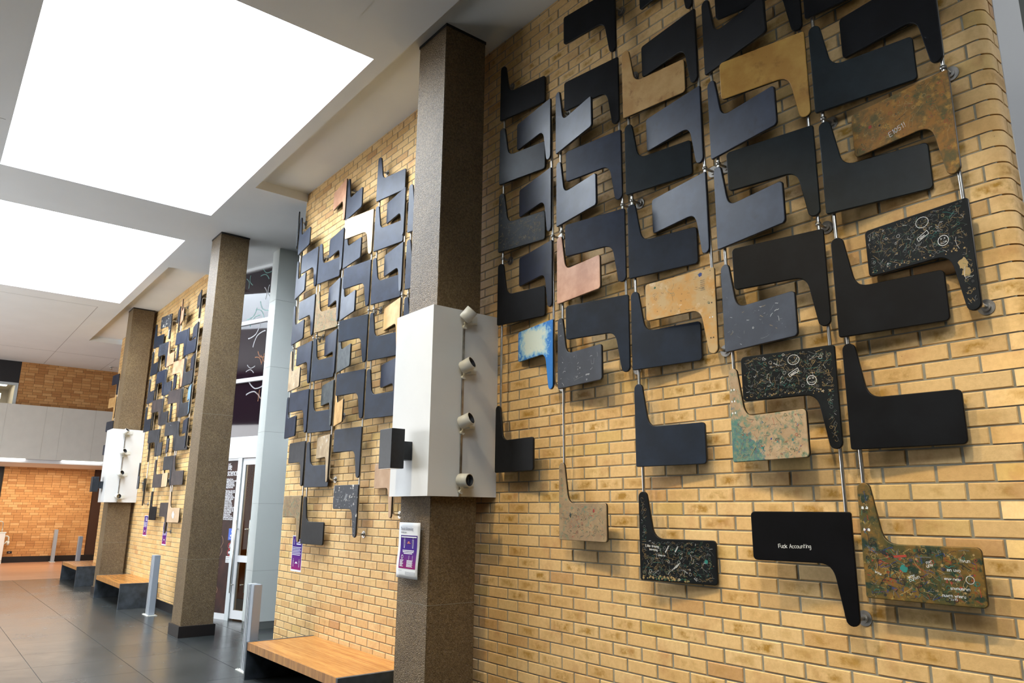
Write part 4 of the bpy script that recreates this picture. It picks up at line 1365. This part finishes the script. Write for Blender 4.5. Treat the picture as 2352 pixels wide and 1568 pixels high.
# single stroke capital and small letters on a 4 x 6 grid
GL = {'F': [[(0, 0), (0, 6), (3.5, 6)], [(0, 3), (2.5, 3)]], 'u': [[(0, 4), (0, 1), (1, 0), (2, 0), (3, 1)], [(3, 4), (3, 0)]],
      'c': [[(3, 3.4), (2, 4), (1, 4), (0, 3), (0, 1), (1, 0), (3, 0.4)]], 'k': [[(0, 0), (0, 6)], [(3, 4), (0, 1.7)], [(1, 2.4), (3, 0)]],
      'A': [[(0, 0), (1.8, 6.6), (3.6, 0)], [(0.7, 2.4), (3, 2.4)]], 'o': [[(1, 0), (0, 1), (0, 3), (1, 4), (2, 4), (3, 3), (3, 1), (2, 0), (1, 0)]],
      'n': [[(0, 0), (0, 4)], [(0, 3), (1, 4), (2, 4), (3, 3), (3, 0)]], 't': [[(1, 6), (1, 0.6), (2, 0)], [(0, 4.2), (2.6, 4.2)]],
      'i': [[(0.8, 4), (0.8, 0)], [(0.8, 5.4), (0.8, 5.8)]], 'g': [[(3, 3), (2, 4), (1, 4), (0, 3), (0, 1.2), (1, 0.4), (3, 1)], [(3, 4), (3, -1.6), (2, -2.6), (0.6, -2.2)]],
      'I': [[(0, 6), (2, 6)], [(1, 6), (1, 0)], [(0, 0), (2, 0)]], 'l': [[(0.6, 6), (0.6, 0)]], 'e': [[(0, 2), (3, 2.4), (2.6, 3.6), (1.4, 4), (0.2, 3), (0, 1), (1, 0), (2.8, 0.5)]],
      'a': [[(3, 3), (2, 4), (1, 4), (0, 3), (0, 1), (1, 0), (2, 0), (3, 1)], [(3, 4), (3, 0)]], 'r': [[(0, 0), (0, 4)], [(0, 2.8), (1, 4), (2.4, 3.8)]],
      'm': [[(0, 0), (0, 4)], [(0, 3), (1, 4), (1.7, 3), (1.7, 0)], [(1.7, 3), (2.7, 4), (3.4, 3), (3.4, 0)]], 's': [[(3, 3.6), (1, 4), (0, 3), (3, 1.2), (2, 0), (0, 0.3)]],
      'f': [[(2.6, 5.6), (1.6, 6), (1, 5), (1, 0)], [(0, 3.8), (2.4, 3.8)]], 'w': [[(0, 4), (1, 0), (2, 3), (3, 0), (4, 4)]], 'h': [[(0, 6), (0, 0)], [(0, 3), (1.4, 4), (3, 3), (3, 0)]],
      'E': [[(3, 6), (0, 6), (0, 0), (3, 0)], [(0, 3), (2.4, 3)]], '1': [[(0.4, 5), (1.4, 6), (1.4, 0)]], '0': [[(1.5, 0), (0, 1.5), (0, 4.5), (1.5, 6), (3, 4.5), (3, 1.5), (1.5, 0)]],
      '5': [[(3, 6), (0.3, 6), (0, 3.4), (2, 3.6), (3, 2), (2, 0), (0, 0.4)]], '!': [[(1, 6), (1, 2)], [(1, 0.6), (1, 0)]], 'G': [[(3.4, 5), (2, 6), (0.6, 5), (0, 3), (0.6, 1), (2, 0), (3.4, 1), (3.4, 2.8), (2, 2.8)]],
      'q': [[(3, 3), (2, 4), (1, 4), (0, 3), (0.5, 0.6), (2, 0.6), (3, 1.4)], [(3, 4), (3, -2)]], 'L': [[(0, 6), (0, 0), (3, 0)]], 'p': [[(0, 4), (0, -2)], [(0, 3), (1.5, 4), (3, 3), (3, 1), (1.5, 0), (0, 1)]],
      'v': [[(0, 4), (1.5, 0), (3, 4)]], 'd': [[(3, 6), (3, 0)], [(3, 1), (2, 0), (1, 0), (0, 1), (0, 3), (1, 4), (3, 3.4)]], 'J': [[(3, 6), (3, 1), (1.6, 0), (0, 1)]], 'x': [[(0, 0), (3, 4)], [(0, 4), (3, 0)]]}


def write(bm, s, x, z, h, ang=0.0, w=0.0022, mi=0, y=-0.0290, gap=1.3, jit=0.25, seed=1, M2=None):
    rg = random.Random(seed)
    k = h / 6
    cx = 0.0
    ca, sa = math.cos(ang), math.sin(ang)
    for ch in s:
        if ch == ' ':
            cx += 3
            continue
        g = GL.get(ch)
        if not g:
            continue
        mx = max(p[0] for st in g for p in st)
        dy = rg.uniform(-jit, jit)
        for st in g:
            pts = []
            for a, b in st:
                u, v = (cx + a) * k, (b + dy) * k
                q = (x + u * ca - v * sa, z + u * sa + v * ca)
                if M2:
                    q = M2(q)
                pts.append(q)
            ribbon(bm, pts, w, y, mi)
        cx += mx + gap


def scribbles(bm, n, seed, inks, wmin=0.0008, wmax=0.0020, lmax=0.03, y=-0.0286):
    rg = random.Random(seed)
    c = 0
    while c < n:
        x, z = rg.uniform(-0.02, 0.465), rg.uniform(0.01, 0.5)
        if not inside(x, z):
            continue
        c += 1
        kind = rg.random()
        L = rg.uniform(0.006, lmax)
        a = rg.uniform(0, math.pi)
        pts = [(x, z)]
        if kind < 0.45:
            for _ in range(rg.randint(1, 3)):
                a += rg.uniform(-0.4, 0.4)
                pts.append((pts[-1][0] + math.cos(a) * L, pts[-1][1] + math.sin(a) * L))
        elif kind < 0.8:
            for _ in range(rg.randint(4, 9)):
                a += rg.uniform(-2.4, 2.4)
                pts.append((pts[-1][0] + math.cos(a) * L * 0.28 + 0.0025, pts[-1][1] + math.sin(a) * L * 0.28))
        else:
            r = L * 0.45
            pts = [(x + r * math.cos(t), z + r * math.sin(t) * rg.uniform(0.8, 1.0)) for t in [i * 0.62 for i in range(11)]]
        if all(inside(*p) for p in pts):
            ribbon(bm, pts, rg.uniform(wmin, wmax), y - 0.0001 * (c % 4), rg.choice(inks))


def blob(bm, cx, cz, r, seed, mi, y=-0.0284, n=18, sx_=1.0):
    rg = random.Random(seed)
    pts = []
    for i in range(n):
        a = 2 * math.pi * i / n
        rr = r * rg.uniform(0.72, 1.1)
        q = (cx + rr * math.cos(a) * sx_, cz + rr * math.sin(a))
        pts.append(q)
    f = bm.faces.new([bm.verts.new((a, y, b)) for a, b in pts])
    f.material_index = mi


GROUP = {'r': 'writing tablets on the nearest brick panel', 'q': 'writing tablets on the middle brick panel', 's': 'writing tablets on the far brick panel', 't': 'writing tablets beyond the farthest pillar'}
WORD = {'black': 'plain black', 'accounting': 'plain black', 'slate': 'slate blue', 'navy': 'dark navy', 'blueblack': 'blue black', 'green_black': 'dark green black', 'navy_worn_edge': 'navy, chipped edge',
        'charcoal': 'charcoal', 'brown': 'brown grey', 'speckled': 'paint speckled navy', 'scuffed': 'scuffed dark blue', 'slate_scuffed': 'heavily scuffed grey', 'graffiti_gold': 'black, gold scratched',
        'scribbled': 'black, densely scribbled', 'chipped': 'dark, white chipped', 'chipcorner': 'charcoal, pale chipped corner', 'copper': 'copper tan', 'tan': 'bare tan', 'amber': 'amber, dark stained',
        'light_tan': 'pale tan', 'wood': 'light brown', 'doodled_tan': 'doodled greenish tan', 'chipped_tan': 'chipped tan', 'mottled_tan': 'mottled sand coloured', 'ochre': 'mottled ochre',
        'painted': 'tan, teal paint patch', 'graffiti_color': 'multicoloured graffiti', 'pale_blue': 'pale blue', 'tan_spot': 'tan, white spot', 'bluewhite': 'bright blue and cream'}
NTH = ['first', 'second', 'third', 'fourth', 'fifth', 'sixth', 'seventh', 'eighth', 'ninth', 'tenth', 'eleventh']
PANEL = {'r': 'right of the nearest pillar', 'q': 'left of the nearest pillar', 's': 'left of the unboxed pillar', 't': 'left of the farthest pillar'}
RODD = 0.080
rank = {}
for fam in 'rqst':
    L = [r for r in RODS if r[0][0] == fam]
    L.sort(key=lambda r: r[2], reverse=(fam != 'r'))
    for i, r in enumerate(L):
        rank[r[0]] = i


def place(o, ty, x, z, th):
    a = math.radians(th)
    if ty == 'L':
        o.matrix_world = Matrix.Translation((x, -RODD, z)) @ Matrix.Rotation(-a, 4, 'Z')
    else:
        o.matrix_world = Matrix.Translation((x, -RODD, z)) @ Matrix.Rotation(a, 4, 'Z') @ Matrix.Rotation(math.pi, 4, 'Y')


def marks(kind, ty, seed, o):
    """drawn and scratched marks on one tablet, in the tablet's own frame (turned tablets write upside down in it)"""
    bm = bmesh.new()
    mats = INK
    flip = (lambda q: (0.44 - q[0], 0.243 - q[1])) if ty == 'N' else None
    if kind == 'accounting':
        write(bm, 'Fuck', 0.108, 0.064, 0.0175, 0.06, 0.0030, 0, gap=0.7, jit=0.35, seed=2, M2=flip)
        write(bm, 'Accounting', 0.164, 0.066, 0.0175, 0.03, 0.0022, 0, gap=0.9, jit=0.35, seed=4, M2=flip)
    elif kind == 'scribbled':
        scribbles(bm, 560, seed, [0, 1, 1, 1, 7, 7, 2, 4, 7, 1, 7, 4], 0.0005, 0.0015, 0.020)
        if ty == 'L':
            write(bm, 'I like frnvng', 0.012, 0.196, 0.012, -0.06, 0.0022, 0, seed=3)
            write(bm, 'wornvng', 0.040, 0.176, 0.011, -0.08, 0.0022, 0, seed=5)
            write(bm, 'covu rs', 0.100, 0.145, 0.010, -0.05, 0.0022, 0, seed=6)
            write(bm, 'nuwnvrn', 0.150, 0.165, 0.009, 1.0, 0.0022, 0, seed=8)
            write(bm, 'mvunrn', 0.215, 0.170, 0.009, 1.0, 0.0022, 0, seed=9)
            for k in range(7):
                ribbon(bm, [(0.18 + k * 0.007, 0.062 + k * 0.004), (0.215 + k * 0.005, 0.095 + k * 0.003)], 0.003, -0.0292, 0 if k % 2 else 7)
            rgb_ = random.Random(12)
            for k in range(60):
                bx = rgb_.uniform(-0.015, 0.30)
                top = 0.034 - 0.07 * abs(bx - 0.07) ** 1.0
                blob(bm, bx, rgb_.uniform(0.008, max(0.012, top)), rgb_.uniform(0.003, 0.008), k, rgb_.choice([1, 1, 1, 4]), n=8, y=-0.0283 - 0.00004 * (k % 9))
            blob(bm, 0.405, 0.125, 0.012, seed + 9, 2)
        else:
            ring_pts = [(0.345 + 0.024 * math.cos(t), 0.075 + 0.024 * math.sin(t)) for t in [i * 0.42 for i in range(16)]]
            ribbon(bm, [flip(p) for p in ring_pts], 0.003, -0.0293, 0)
            for ex in (0.337, 0.353):
                write(bm, 'x', ex - 0.003, 0.082, 0.009, 0, 0.0018, 0, M2=flip)
            ribbon(bm, [flip(p) for p in ((0.332, 0.066), (0.345, 0.061), (0.360, 0.066))], 0.002, -0.0293, 0)
            ring_pts = [(0.26 + 0.030 * math.cos(t), 0.192 + 0.026 * math.sin(t)) for t in [i * 0.42 for i in range(16)]]
            ribbon(bm, [flip(p) for p in ring_pts], 0.0025, -0.0293, 0)
            box_pts = [(0.235, 0.105), (0.285, 0.130), (0.278, 0.147), (0.228, 0.120), (0.235, 0.105)]
            ribbon(bm, [flip(p) for p in box_pts], 0.0025, -0.0293, 0)
            write(bm, 'nuvn', 0.242, 0.112, 0.010, 0.46, 0.002, 0, M2=flip)
            ribbon(bm, [flip(p) for p in ((0.215, 0.100), (0.222, 0.088), (0.238, 0.086), (0.248, 0.098))], 0.003, -0.0293, 7)
            if seed % 2:
                blob(bm, 0.052 - 0.03, 0.300, 0.030, seed, 1, sx_=0.8)
                blob(bm, 0.045 - 0.03, 0.340, 0.026, seed + 1, 1, sx_=0.8)
            rgb_ = random.Random(14)
            for k in range(26):
                blob(bm, rgb_.uniform(0.0, 0.45), rgb_.uniform(0.215, 0.236), rgb_.uniform(0.002, 0.005), k, 1, n=8)
    elif kind == 'graffiti_color':
        scribbles(bm, 520, seed, [3, 4, 4, 5, 1, 1, 2, 3, 6, 3, 3, 7], 0.0008, 0.0026, 0.024)
        rgc = random.Random(5)
        for k in range(60):
            x, z = rgc.uniform(0, 0.45), rgc.uniform(0.02, 0.22)
            blob(bm, x, z, rgc.uniform(0.003, 0.008), k, rgc.choice([4, 3, 1, 3, 5, 1, 4, 4]), y=-0.0283, n=9)
        write(bm, 'Gq', 0.005, 0.236, 0.024, 0, 0.003, 3)
        for zz in (0.305, 0.405):
            for xx in (-0.008, 0.012):
                blob(bm, xx, zz, 0.0075, 3, 0, y=-0.0288, n=12)
        blob(bm, 0.150, 0.140, 0.017, 2, 2, y=-0.029)
        blob(bm, 0.070, 0.205, 0.012, 4, 3, y=-0.029)
        ribbon(bm, [(0.115, 0.190), (0.165, 0.195)], 0.010, -0.0291, 5)
        for (s, x, z, h, an) in (('wnv', 0.168, 0.098, 0.014, 0.4), ('cunvn', 0.172, 0.086, 0.014, 0.4), ('nuvrn wnmru', 0.30, 0.035, 0.012, 0.0), ('rnvn', 0.325, 0.022, 0.012, 0), ('mn uvo', 0.33, 0.140, 0.013, 0),
                                 ('nvun', 0.385, 0.180, 0.014, 0), ('mnuv rwnu', 0.315, 0.105, 0.010, 0), ('snvnumrvn', 0.335, 0.066, 0.012, 0), ('wvw', 0.02, 0.115, 0.013, -0.4), ('nvr', 0.25, 0.165, 0.014, 0.3), ('unv', 0.25, 0.150, 0.014, 0.3)):
            write(bm, s, x, z, h, an, 0.0018, 0, seed=int(x * 1000))
        ribbon(bm, [(0.085, 0.10), (0.095, 0.145), (0.125, 0.092), (0.085, 0.098)], 0.003, -0.0293, 3)
        ribbon(bm, [(0.415 + 0.016 * math.cos(t), 0.110 + 0.016 * math.sin(t)) for t in [i * 0.5 for i in range(14)]], 0.002, -0.0293, 0)
        ribbon(bm, [(0.325, 0.012), (0.325, 0.028), (0.345, 0.028), (0.345, 0.008)], 0.003, -0.0293, 3)
    elif kind == 'painted':
        scribbles(bm, 320, seed, [4, 2, 1, 5, 3, 1, 7, 1, 4], 0.0006, 0.0020, 0.022)
        rgc = random.Random(9)
        for k in range(12):
            blob(bm, rgc.uniform(0.14, 0.45), rgc.uniform(0.02, 0.21), rgc.uniform(0.004, 0.008), k, rgc.choice([2, 4, 6, 7]), y=-0.0284, n=9)
        ribbon(bm, [(0.10, 0.03), (0.14, 0.08)], 0.003, -0.0292, 1)
        for zz in (0.40, 0.335, 0.27):
            for xx in (-0.010, 0.010):
                blob(bm, xx, zz, 0.006, 3, 0, y=-0.0288, n=12)
    elif kind == 'doodled_tan':
        scribbles(bm, 300, seed, [3, 4, 4, 2, 5, 7, 3, 1, 1], 0.0008, 0.002, 0.022)
        if seed == 4:
            blob(bm, 0.10, 0.165, 0.017, 2, 3, sx_=0.6)
            ribbon(bm, [(0.122, 0.18), (0.125, 0.155), (0.13, 0.145)], 0.002, -0.029, 3)
            blob(bm, 0.345, 0.195, 0.014, 3, 5, sx_=0.7)
    elif kind == 'mottled_tan':
        scribbles(bm, 60, seed, [4, 3, 2, 1], 0.0008, 0.0016, 0.02)
        blob(bm, *flip((0.375, 0.215)), 0.014, 3, 6)
        blob(bm, *flip((0.045, 0.205)), 0.008, 3, 4)
        for k in range(6):
            write(bm, 'nmvunrn', 0.375, 0.175 - k * 0.012, 0.006, 0.06, 0.0010, 7, seed=k, M2=flip)
        for zz, mi in ((0.302, 0), (0.425, 3), (0.215, 3)):
            for xx in (-0.004, 0.014):
                blob(bm, xx, zz, 0.005, 3, mi, y=-0.0288, n=10)
    elif kind == 'ochre':
        scribbles(bm, 150, seed, [3, 4, 5, 1, 1, 4], 0.0008, 0.002, 0.024)
        write(bm, 'E1051!', 0.165, 0.030, 0.026, 0.25, 0.0022, 0, M2=flip)
        blob(bm, *flip((0.118, 0.115)), 0.006, 3, 3)
        blob(bm, *flip((0.068, 0.130)), 0.010, 3, 5)
    elif kind == 'graffiti_gold':
        scribbles(bm, 150, seed, [1, 1, 1, 7], 0.0008, 0.002, 0.026)
    elif kind == 'scuffed':
        scribbles(bm, 40, seed, [7, 0], 0.0006, 0.0014, 0.014)
        ribbon(bm, [(0.17, 0.035), (0.22, 0.045), (0.27, 0.052)], 0.002, -0.029, 7)
        ribbon(bm, [(0.36, 0.15), (0.365, 0.12), (0.385, 0.12), (0.395, 0.155)], 0.0025, -0.029, 7)
        write(bm, 'onnon', 0.30, 0.052, 0.012, 0.0, 0.0014, 0)
    elif kind == 'chipped':
        scribbles(bm, 60, seed, [0, 7], 0.0008, 0.002, 0.02)
        for k in range(5):
            p = [(0.20 + k * 0.009, 0.09), (0.235 + k * 0.009, 0.15)]
            ribbon(bm, [flip(a) for a in p], 0.002, -0.0292, 0)
    elif kind == 'speckled':
        scribbles(bm, 36, seed, [7, 0, 1], 0.0008, 0.0018, 0.012)
    elif kind == 'tan_spot':
        blob(bm, 0.22, 0.125, 0.060, 2, 0, sx_=0.8)
    if not bm.verts:
        bm.free()
        return
    for v in bm.verts:
        v.co.y -= 0.0030
    link('graffiti_marks', bm, mats, o)['kind'] = 'stuff'


def flange(bm, x, z):
    disc(bm, (x, 0.0, z), (0, -1, 0), 0.036, 0.006, 20)
    disc(bm, (x, -0.006, z), (0, -1, 0), 0.020, 0.010, 14)


seed = 0
for rod, ty, a0, b0, tabs in RODS:
    fam = rod[0]
    k = rank[rod]
    group = GROUP[fam]
    zs = [t[0] for t in tabs]
    if ty == 'L':
        hi, lo = max(zs) + 0.365, min(zs) + 0.12
        mids = [(z + 0.52 + zn) / 2 for z, zn in zip(zs[1:], zs) if 1.2 < z < 1.6 and 0.03 < zn - z - 0.52 < 0.2][:1]
    else:
        hi, lo = max(zs) - 0.14, min(zs) - 0.49
        mids = [(z + zn - 0.52) / 2 for z, zn in zip(zs[1:], zs) if 0.03 < zn - z - 0.52 < 0.2 and (1.3 < z < 1.5 if rod == 'r8' else 1.85 < z < 2.1)][:1]
    if rod in ('r10', 'r9', 'r7', 'r6', 'r8'):
        hi = 3.62
    xr = lambda z: a0 + b0 * z
    t = thing('mounting_rod', 'upright steel rod, %s %s, carrying %s tablets' % (NTH[k], PANEL[fam], ty == 'L' and 'right pointing' or 'left pointing'), 'rod', (xr(lo), 0, lo),
              'steel rods ' + PANEL[fam])
    x1, z1 = xr(hi) - xr(lo), hi - lo
    R = 0.032
    D_ = RODD
    pts = [(0, -0.004, 0), (0, -D_ + R, 0)]
    for i in range(1, 5):
        a = i * math.pi / 8
        pts.append((0, -D_ + R - R * math.sin(a), R - R * math.cos(a)))
    pts.append((x1 * 0.5, -D_, z1 * 0.5))
    for i in range(0, 4):
        a = i * math.pi / 8
        pts.append((x1, -D_ + R - R * math.cos(a), z1 - R + R * math.sin(a)))
    pts += [(x1, -D_ + R, z1), (x1, -0.004, z1)]
    bm = bmesh.new()
    tube(bm, pts, 0.0098, 10)
    link('rod', bm, M['steel'], t)
    for fx, fz in ((0, 0), (x1, z1)):
        bm = bmesh.new()
        flange(bm, fx, fz)
        link('wall_flange', bm, M['dull_steel'], t)
    for zm in mids:
        bm = bmesh.new()
        fx = xr(zm) - xr(lo)
        tube(bm, [(fx, -D_, zm - lo), (fx + 0.004, 0, zm - lo)], 0.008, 8)
        flange(bm, fx + 0.004, zm - lo)
        disc(bm, (fx, -D_ - 0.0, zm - lo - 0.009), (0, 0, 1), 0.0155, 0.018, 12)
        link('standoff_bracket', bm, M['dull_steel'], t)
    for i, (z, th, look) in enumerate(tabs):
        seed += 1
        o = bpy.data.objects.new('writing_tablet', TM)
        COL.objects.link(o)
        place(o, ty, xr(z), z, th)
        o.material_slots[0].link = 'OBJECT'
        o.material_slots[0].material = TABM[look]
        tag(o, '%s tablet, %s down on the %s rod %s' % (WORD[look], NTH[i], NTH[k], PANEL[fam]), 'tablet', group)
        if look in ('accounting',):
            o['label'] = 'plain black tablet with white handwriting ending in Accounting, lowest on its rod'
        sd = 4 if (look == 'doodled_tan' and rod == 'r3') else seed
        if look == 'scribbled':
            sd = 7 if rod == 'r10' else 8
        marks(look, ty, sd, o)

# ------------------------------------------------------------------ posters
def figure(bm, cx, cz, s, y):
    ring(bm, cx, cz + 0.40 * s, 0.07 * s, 0.025 * s, y, 14)
    ribbon(bm, [(cx - 0.13 * s, cz + 0.25 * s), (cx + 0.13 * s, cz + 0.25 * s), (cx + 0.11 * s, cz - 0.05 * s), (cx + 0.07 * s, cz - 0.45 * s), (cx + 0.01 * s, cz - 0.45 * s), (cx, cz - 0.08 * s),
                (cx - 0.01 * s, cz - 0.45 * s), (cx - 0.07 * s, cz - 0.45 * s), (cx - 0.11 * s, cz - 0.05 * s), (cx - 0.13 * s, cz + 0.25 * s)], 0.022 * s, y)
    ribbon(bm, [(cx, cz + 0.22 * s), (cx, cz - 0.05 * s)], 0.03 * s, y)


def sheet(name, w, h, m, y, curl, parent=None, x0=0, z0=0):
    bm = bmesh.new()
    nx, nz = 6, 14
    vs = []
    for j in range(nz + 1):
        for i in range(nx + 1):
            x, z = x0 + w * (i / nx - 0.5), z0 + h * (j / nz - 0.5)
            vs.append(bm.verts.new((x, y + curlf(x, z) * curl, z)))
    for j in range(nz):
        for i in range(nx):
            q = j * (nx + 1) + i
            bm.faces.new((vs[q], vs[q + 1], vs[q + nx + 2], vs[q + nx + 1])).smooth = True
    o = link(name, bm, m, parent)
    if not parent:
        md = o.modifiers.new('thickness', 'SOLIDIFY')
        md.thickness = 0.0006
        md.offset = 0
    return o


def curlf(x, z):
    return -0.5 * (1 - math.cos(max(0.0, 0.05 - z) * 16))


M['title_ink'] = plain('pale_grey_ink', (0.45, 0.46, 0.50), 0.7)
p = sheet('social_distancing_poster', 0.312, 0.412, M['paper'], 0, 0.012)
p.location = (-0.2600, -0.5745, -0.362)
tag(p, 'white social distancing poster with purple print, taped to the nearest pillar', 'poster')
sheet('purple_print', 0.245, 0.245, M['poster'], -0.0015, 0.012, p, 0.0, -0.012)
text('poster_title', 'Social distancing', 0.034, M['title_ink'], p, (-0.125, -0.0025, 0.150), sx=0.82)
text('poster_subtitle', 'on campus spaces', 0.012, M['ink'], p, (-0.125, -0.0025, 0.130))
bm = bmesh.new()
Y = -0.0042
ribbon(bm, [(-0.11, 0.098), (0.11, 0.098)], 0.008, Y)
figure(bm, -0.062, 0.055, 0.085, Y)
figure(bm, 0.062, 0.055, 0.085, Y)
for i, wd in enumerate((0.165, 0.155, 0.12)):
    ribbon(bm, [(-wd / 2, -0.002 - i * 0.011), (wd / 2, -0.002 - i * 0.011)], 0.006, Y)
Y = -0.0110
ring(bm, -0.08, -0.050, 0.013, 0.004, Y, 14)
figure(bm, 0.02, -0.052, 0.034, Y)
figure(bm, 0.072, -0.052, 0.034, Y)
for i in range(7):
    ribbon(bm, [(-0.105, -0.074 - i * 0.0075), (-0.105 + 0.05 - (i % 3) * 0.008, -0.074 - i * 0.0075)], 0.004, Y - i * 0.0004)
    ribbon(bm, [(-0.005, -0.074 - i * 0.0075), (0.08 - (i % 2) * 0.01, -0.074 - i * 0.0075)], 0.004, Y - i * 0.0004)
for v in bm.verts:
    v.co.y = -0.0030 + curlf(v.co.x, v.co.z) * 0.012
link('printed_figures', bm, M['white_ink'], p)['kind'] = 'stuff'
bm = bmesh.new()
ribbon(bm, [(-0.022, 0.052), (0.028, 0.052)], 0.004, -0.0042)
ribbon(bm, [(-0.008, 0.061), (0.012, 0.061)], 0.007, -0.0042)
link('distance_arrow', bm, M['orange_ink'], p)
bm = bmesh.new()
for i in range(4):
    ribbon(bm, [(-0.02 if i else -0.12, -0.150 - i * 0.008), (0.125 if i else -0.07, -0.150 - i * 0.008)], 0.0025, -0.0175)
for v in bm.verts:
    v.co.y = -0.0030 + curlf(v.co.x, v.co.z) * 0.012
link('small_print', bm, M['ink'], p)


def wall_poster(x0, x1, z0, z1, label):
    w, h = x1 - x0, z1 - z0
    o = boxo('purple_poster', (-w / 2, w / 2, -0.0015, -0.0003, -h / 2, h / 2), M['paper'])
    o.location = ((x0 + x1) / 2, 0, (z0 + z1) / 2)
    tag(o, label, 'poster', 'purple posters on the brick wall')
    k = h / 0.40
    boxo('purple_print', (-w / 2 + 0.012, w / 2 - 0.012, -0.0022, -0.0015, -h / 2 + 0.022, h / 2 - 0.012), M['poster'], o)
    bm = bmesh.new()
    Y = -0.0028
    figure(bm, -w * 0.30, h * 0.32, 0.07 * k, Y)
    for i, wd in enumerate((0.08, 0.10, 0.12)):
        ribbon(bm, [(-0.02, h * 0.38 - i * 0.024), (-0.02 + wd, h * 0.38 - i * 0.024)], 0.012, Y)
    for i in range(6):
        ribbon(bm, [(-w * 0.42, h * 0.17 - i * 0.017), (w * 0.38 - (i % 2) * 0.02, h * 0.17 - i * 0.017)], 0.006, Y)
    figure(bm, -w * 0.28, -h * 0.26, 0.095 * k, Y)
    figure(bm, w * 0.28, -h * 0.26, 0.095 * k, Y)
    ribbon(bm, [(-0.035, -h * 0.27), (0.035, -h * 0.27)], 0.006, Y)
    ribbon(bm, [(-0.018, -h * 0.245), (0.018, -h * 0.245)], 0.010, Y)
    link('printed_figures', bm, M['white_ink'], o)


wall_poster(-3.872, -3.575, -0.767, -0.362, 'purple poster on the bricks beside the white column, behind a tablet arm')
wall_poster(-11.16, -10.87, -0.590, -0.203, 'purple poster on the bricks right of the farthest pillar')
wall_poster(-9.705, -9.425, -0.703, -0.312, 'purple poster on the bricks just left of the unboxed pillar')
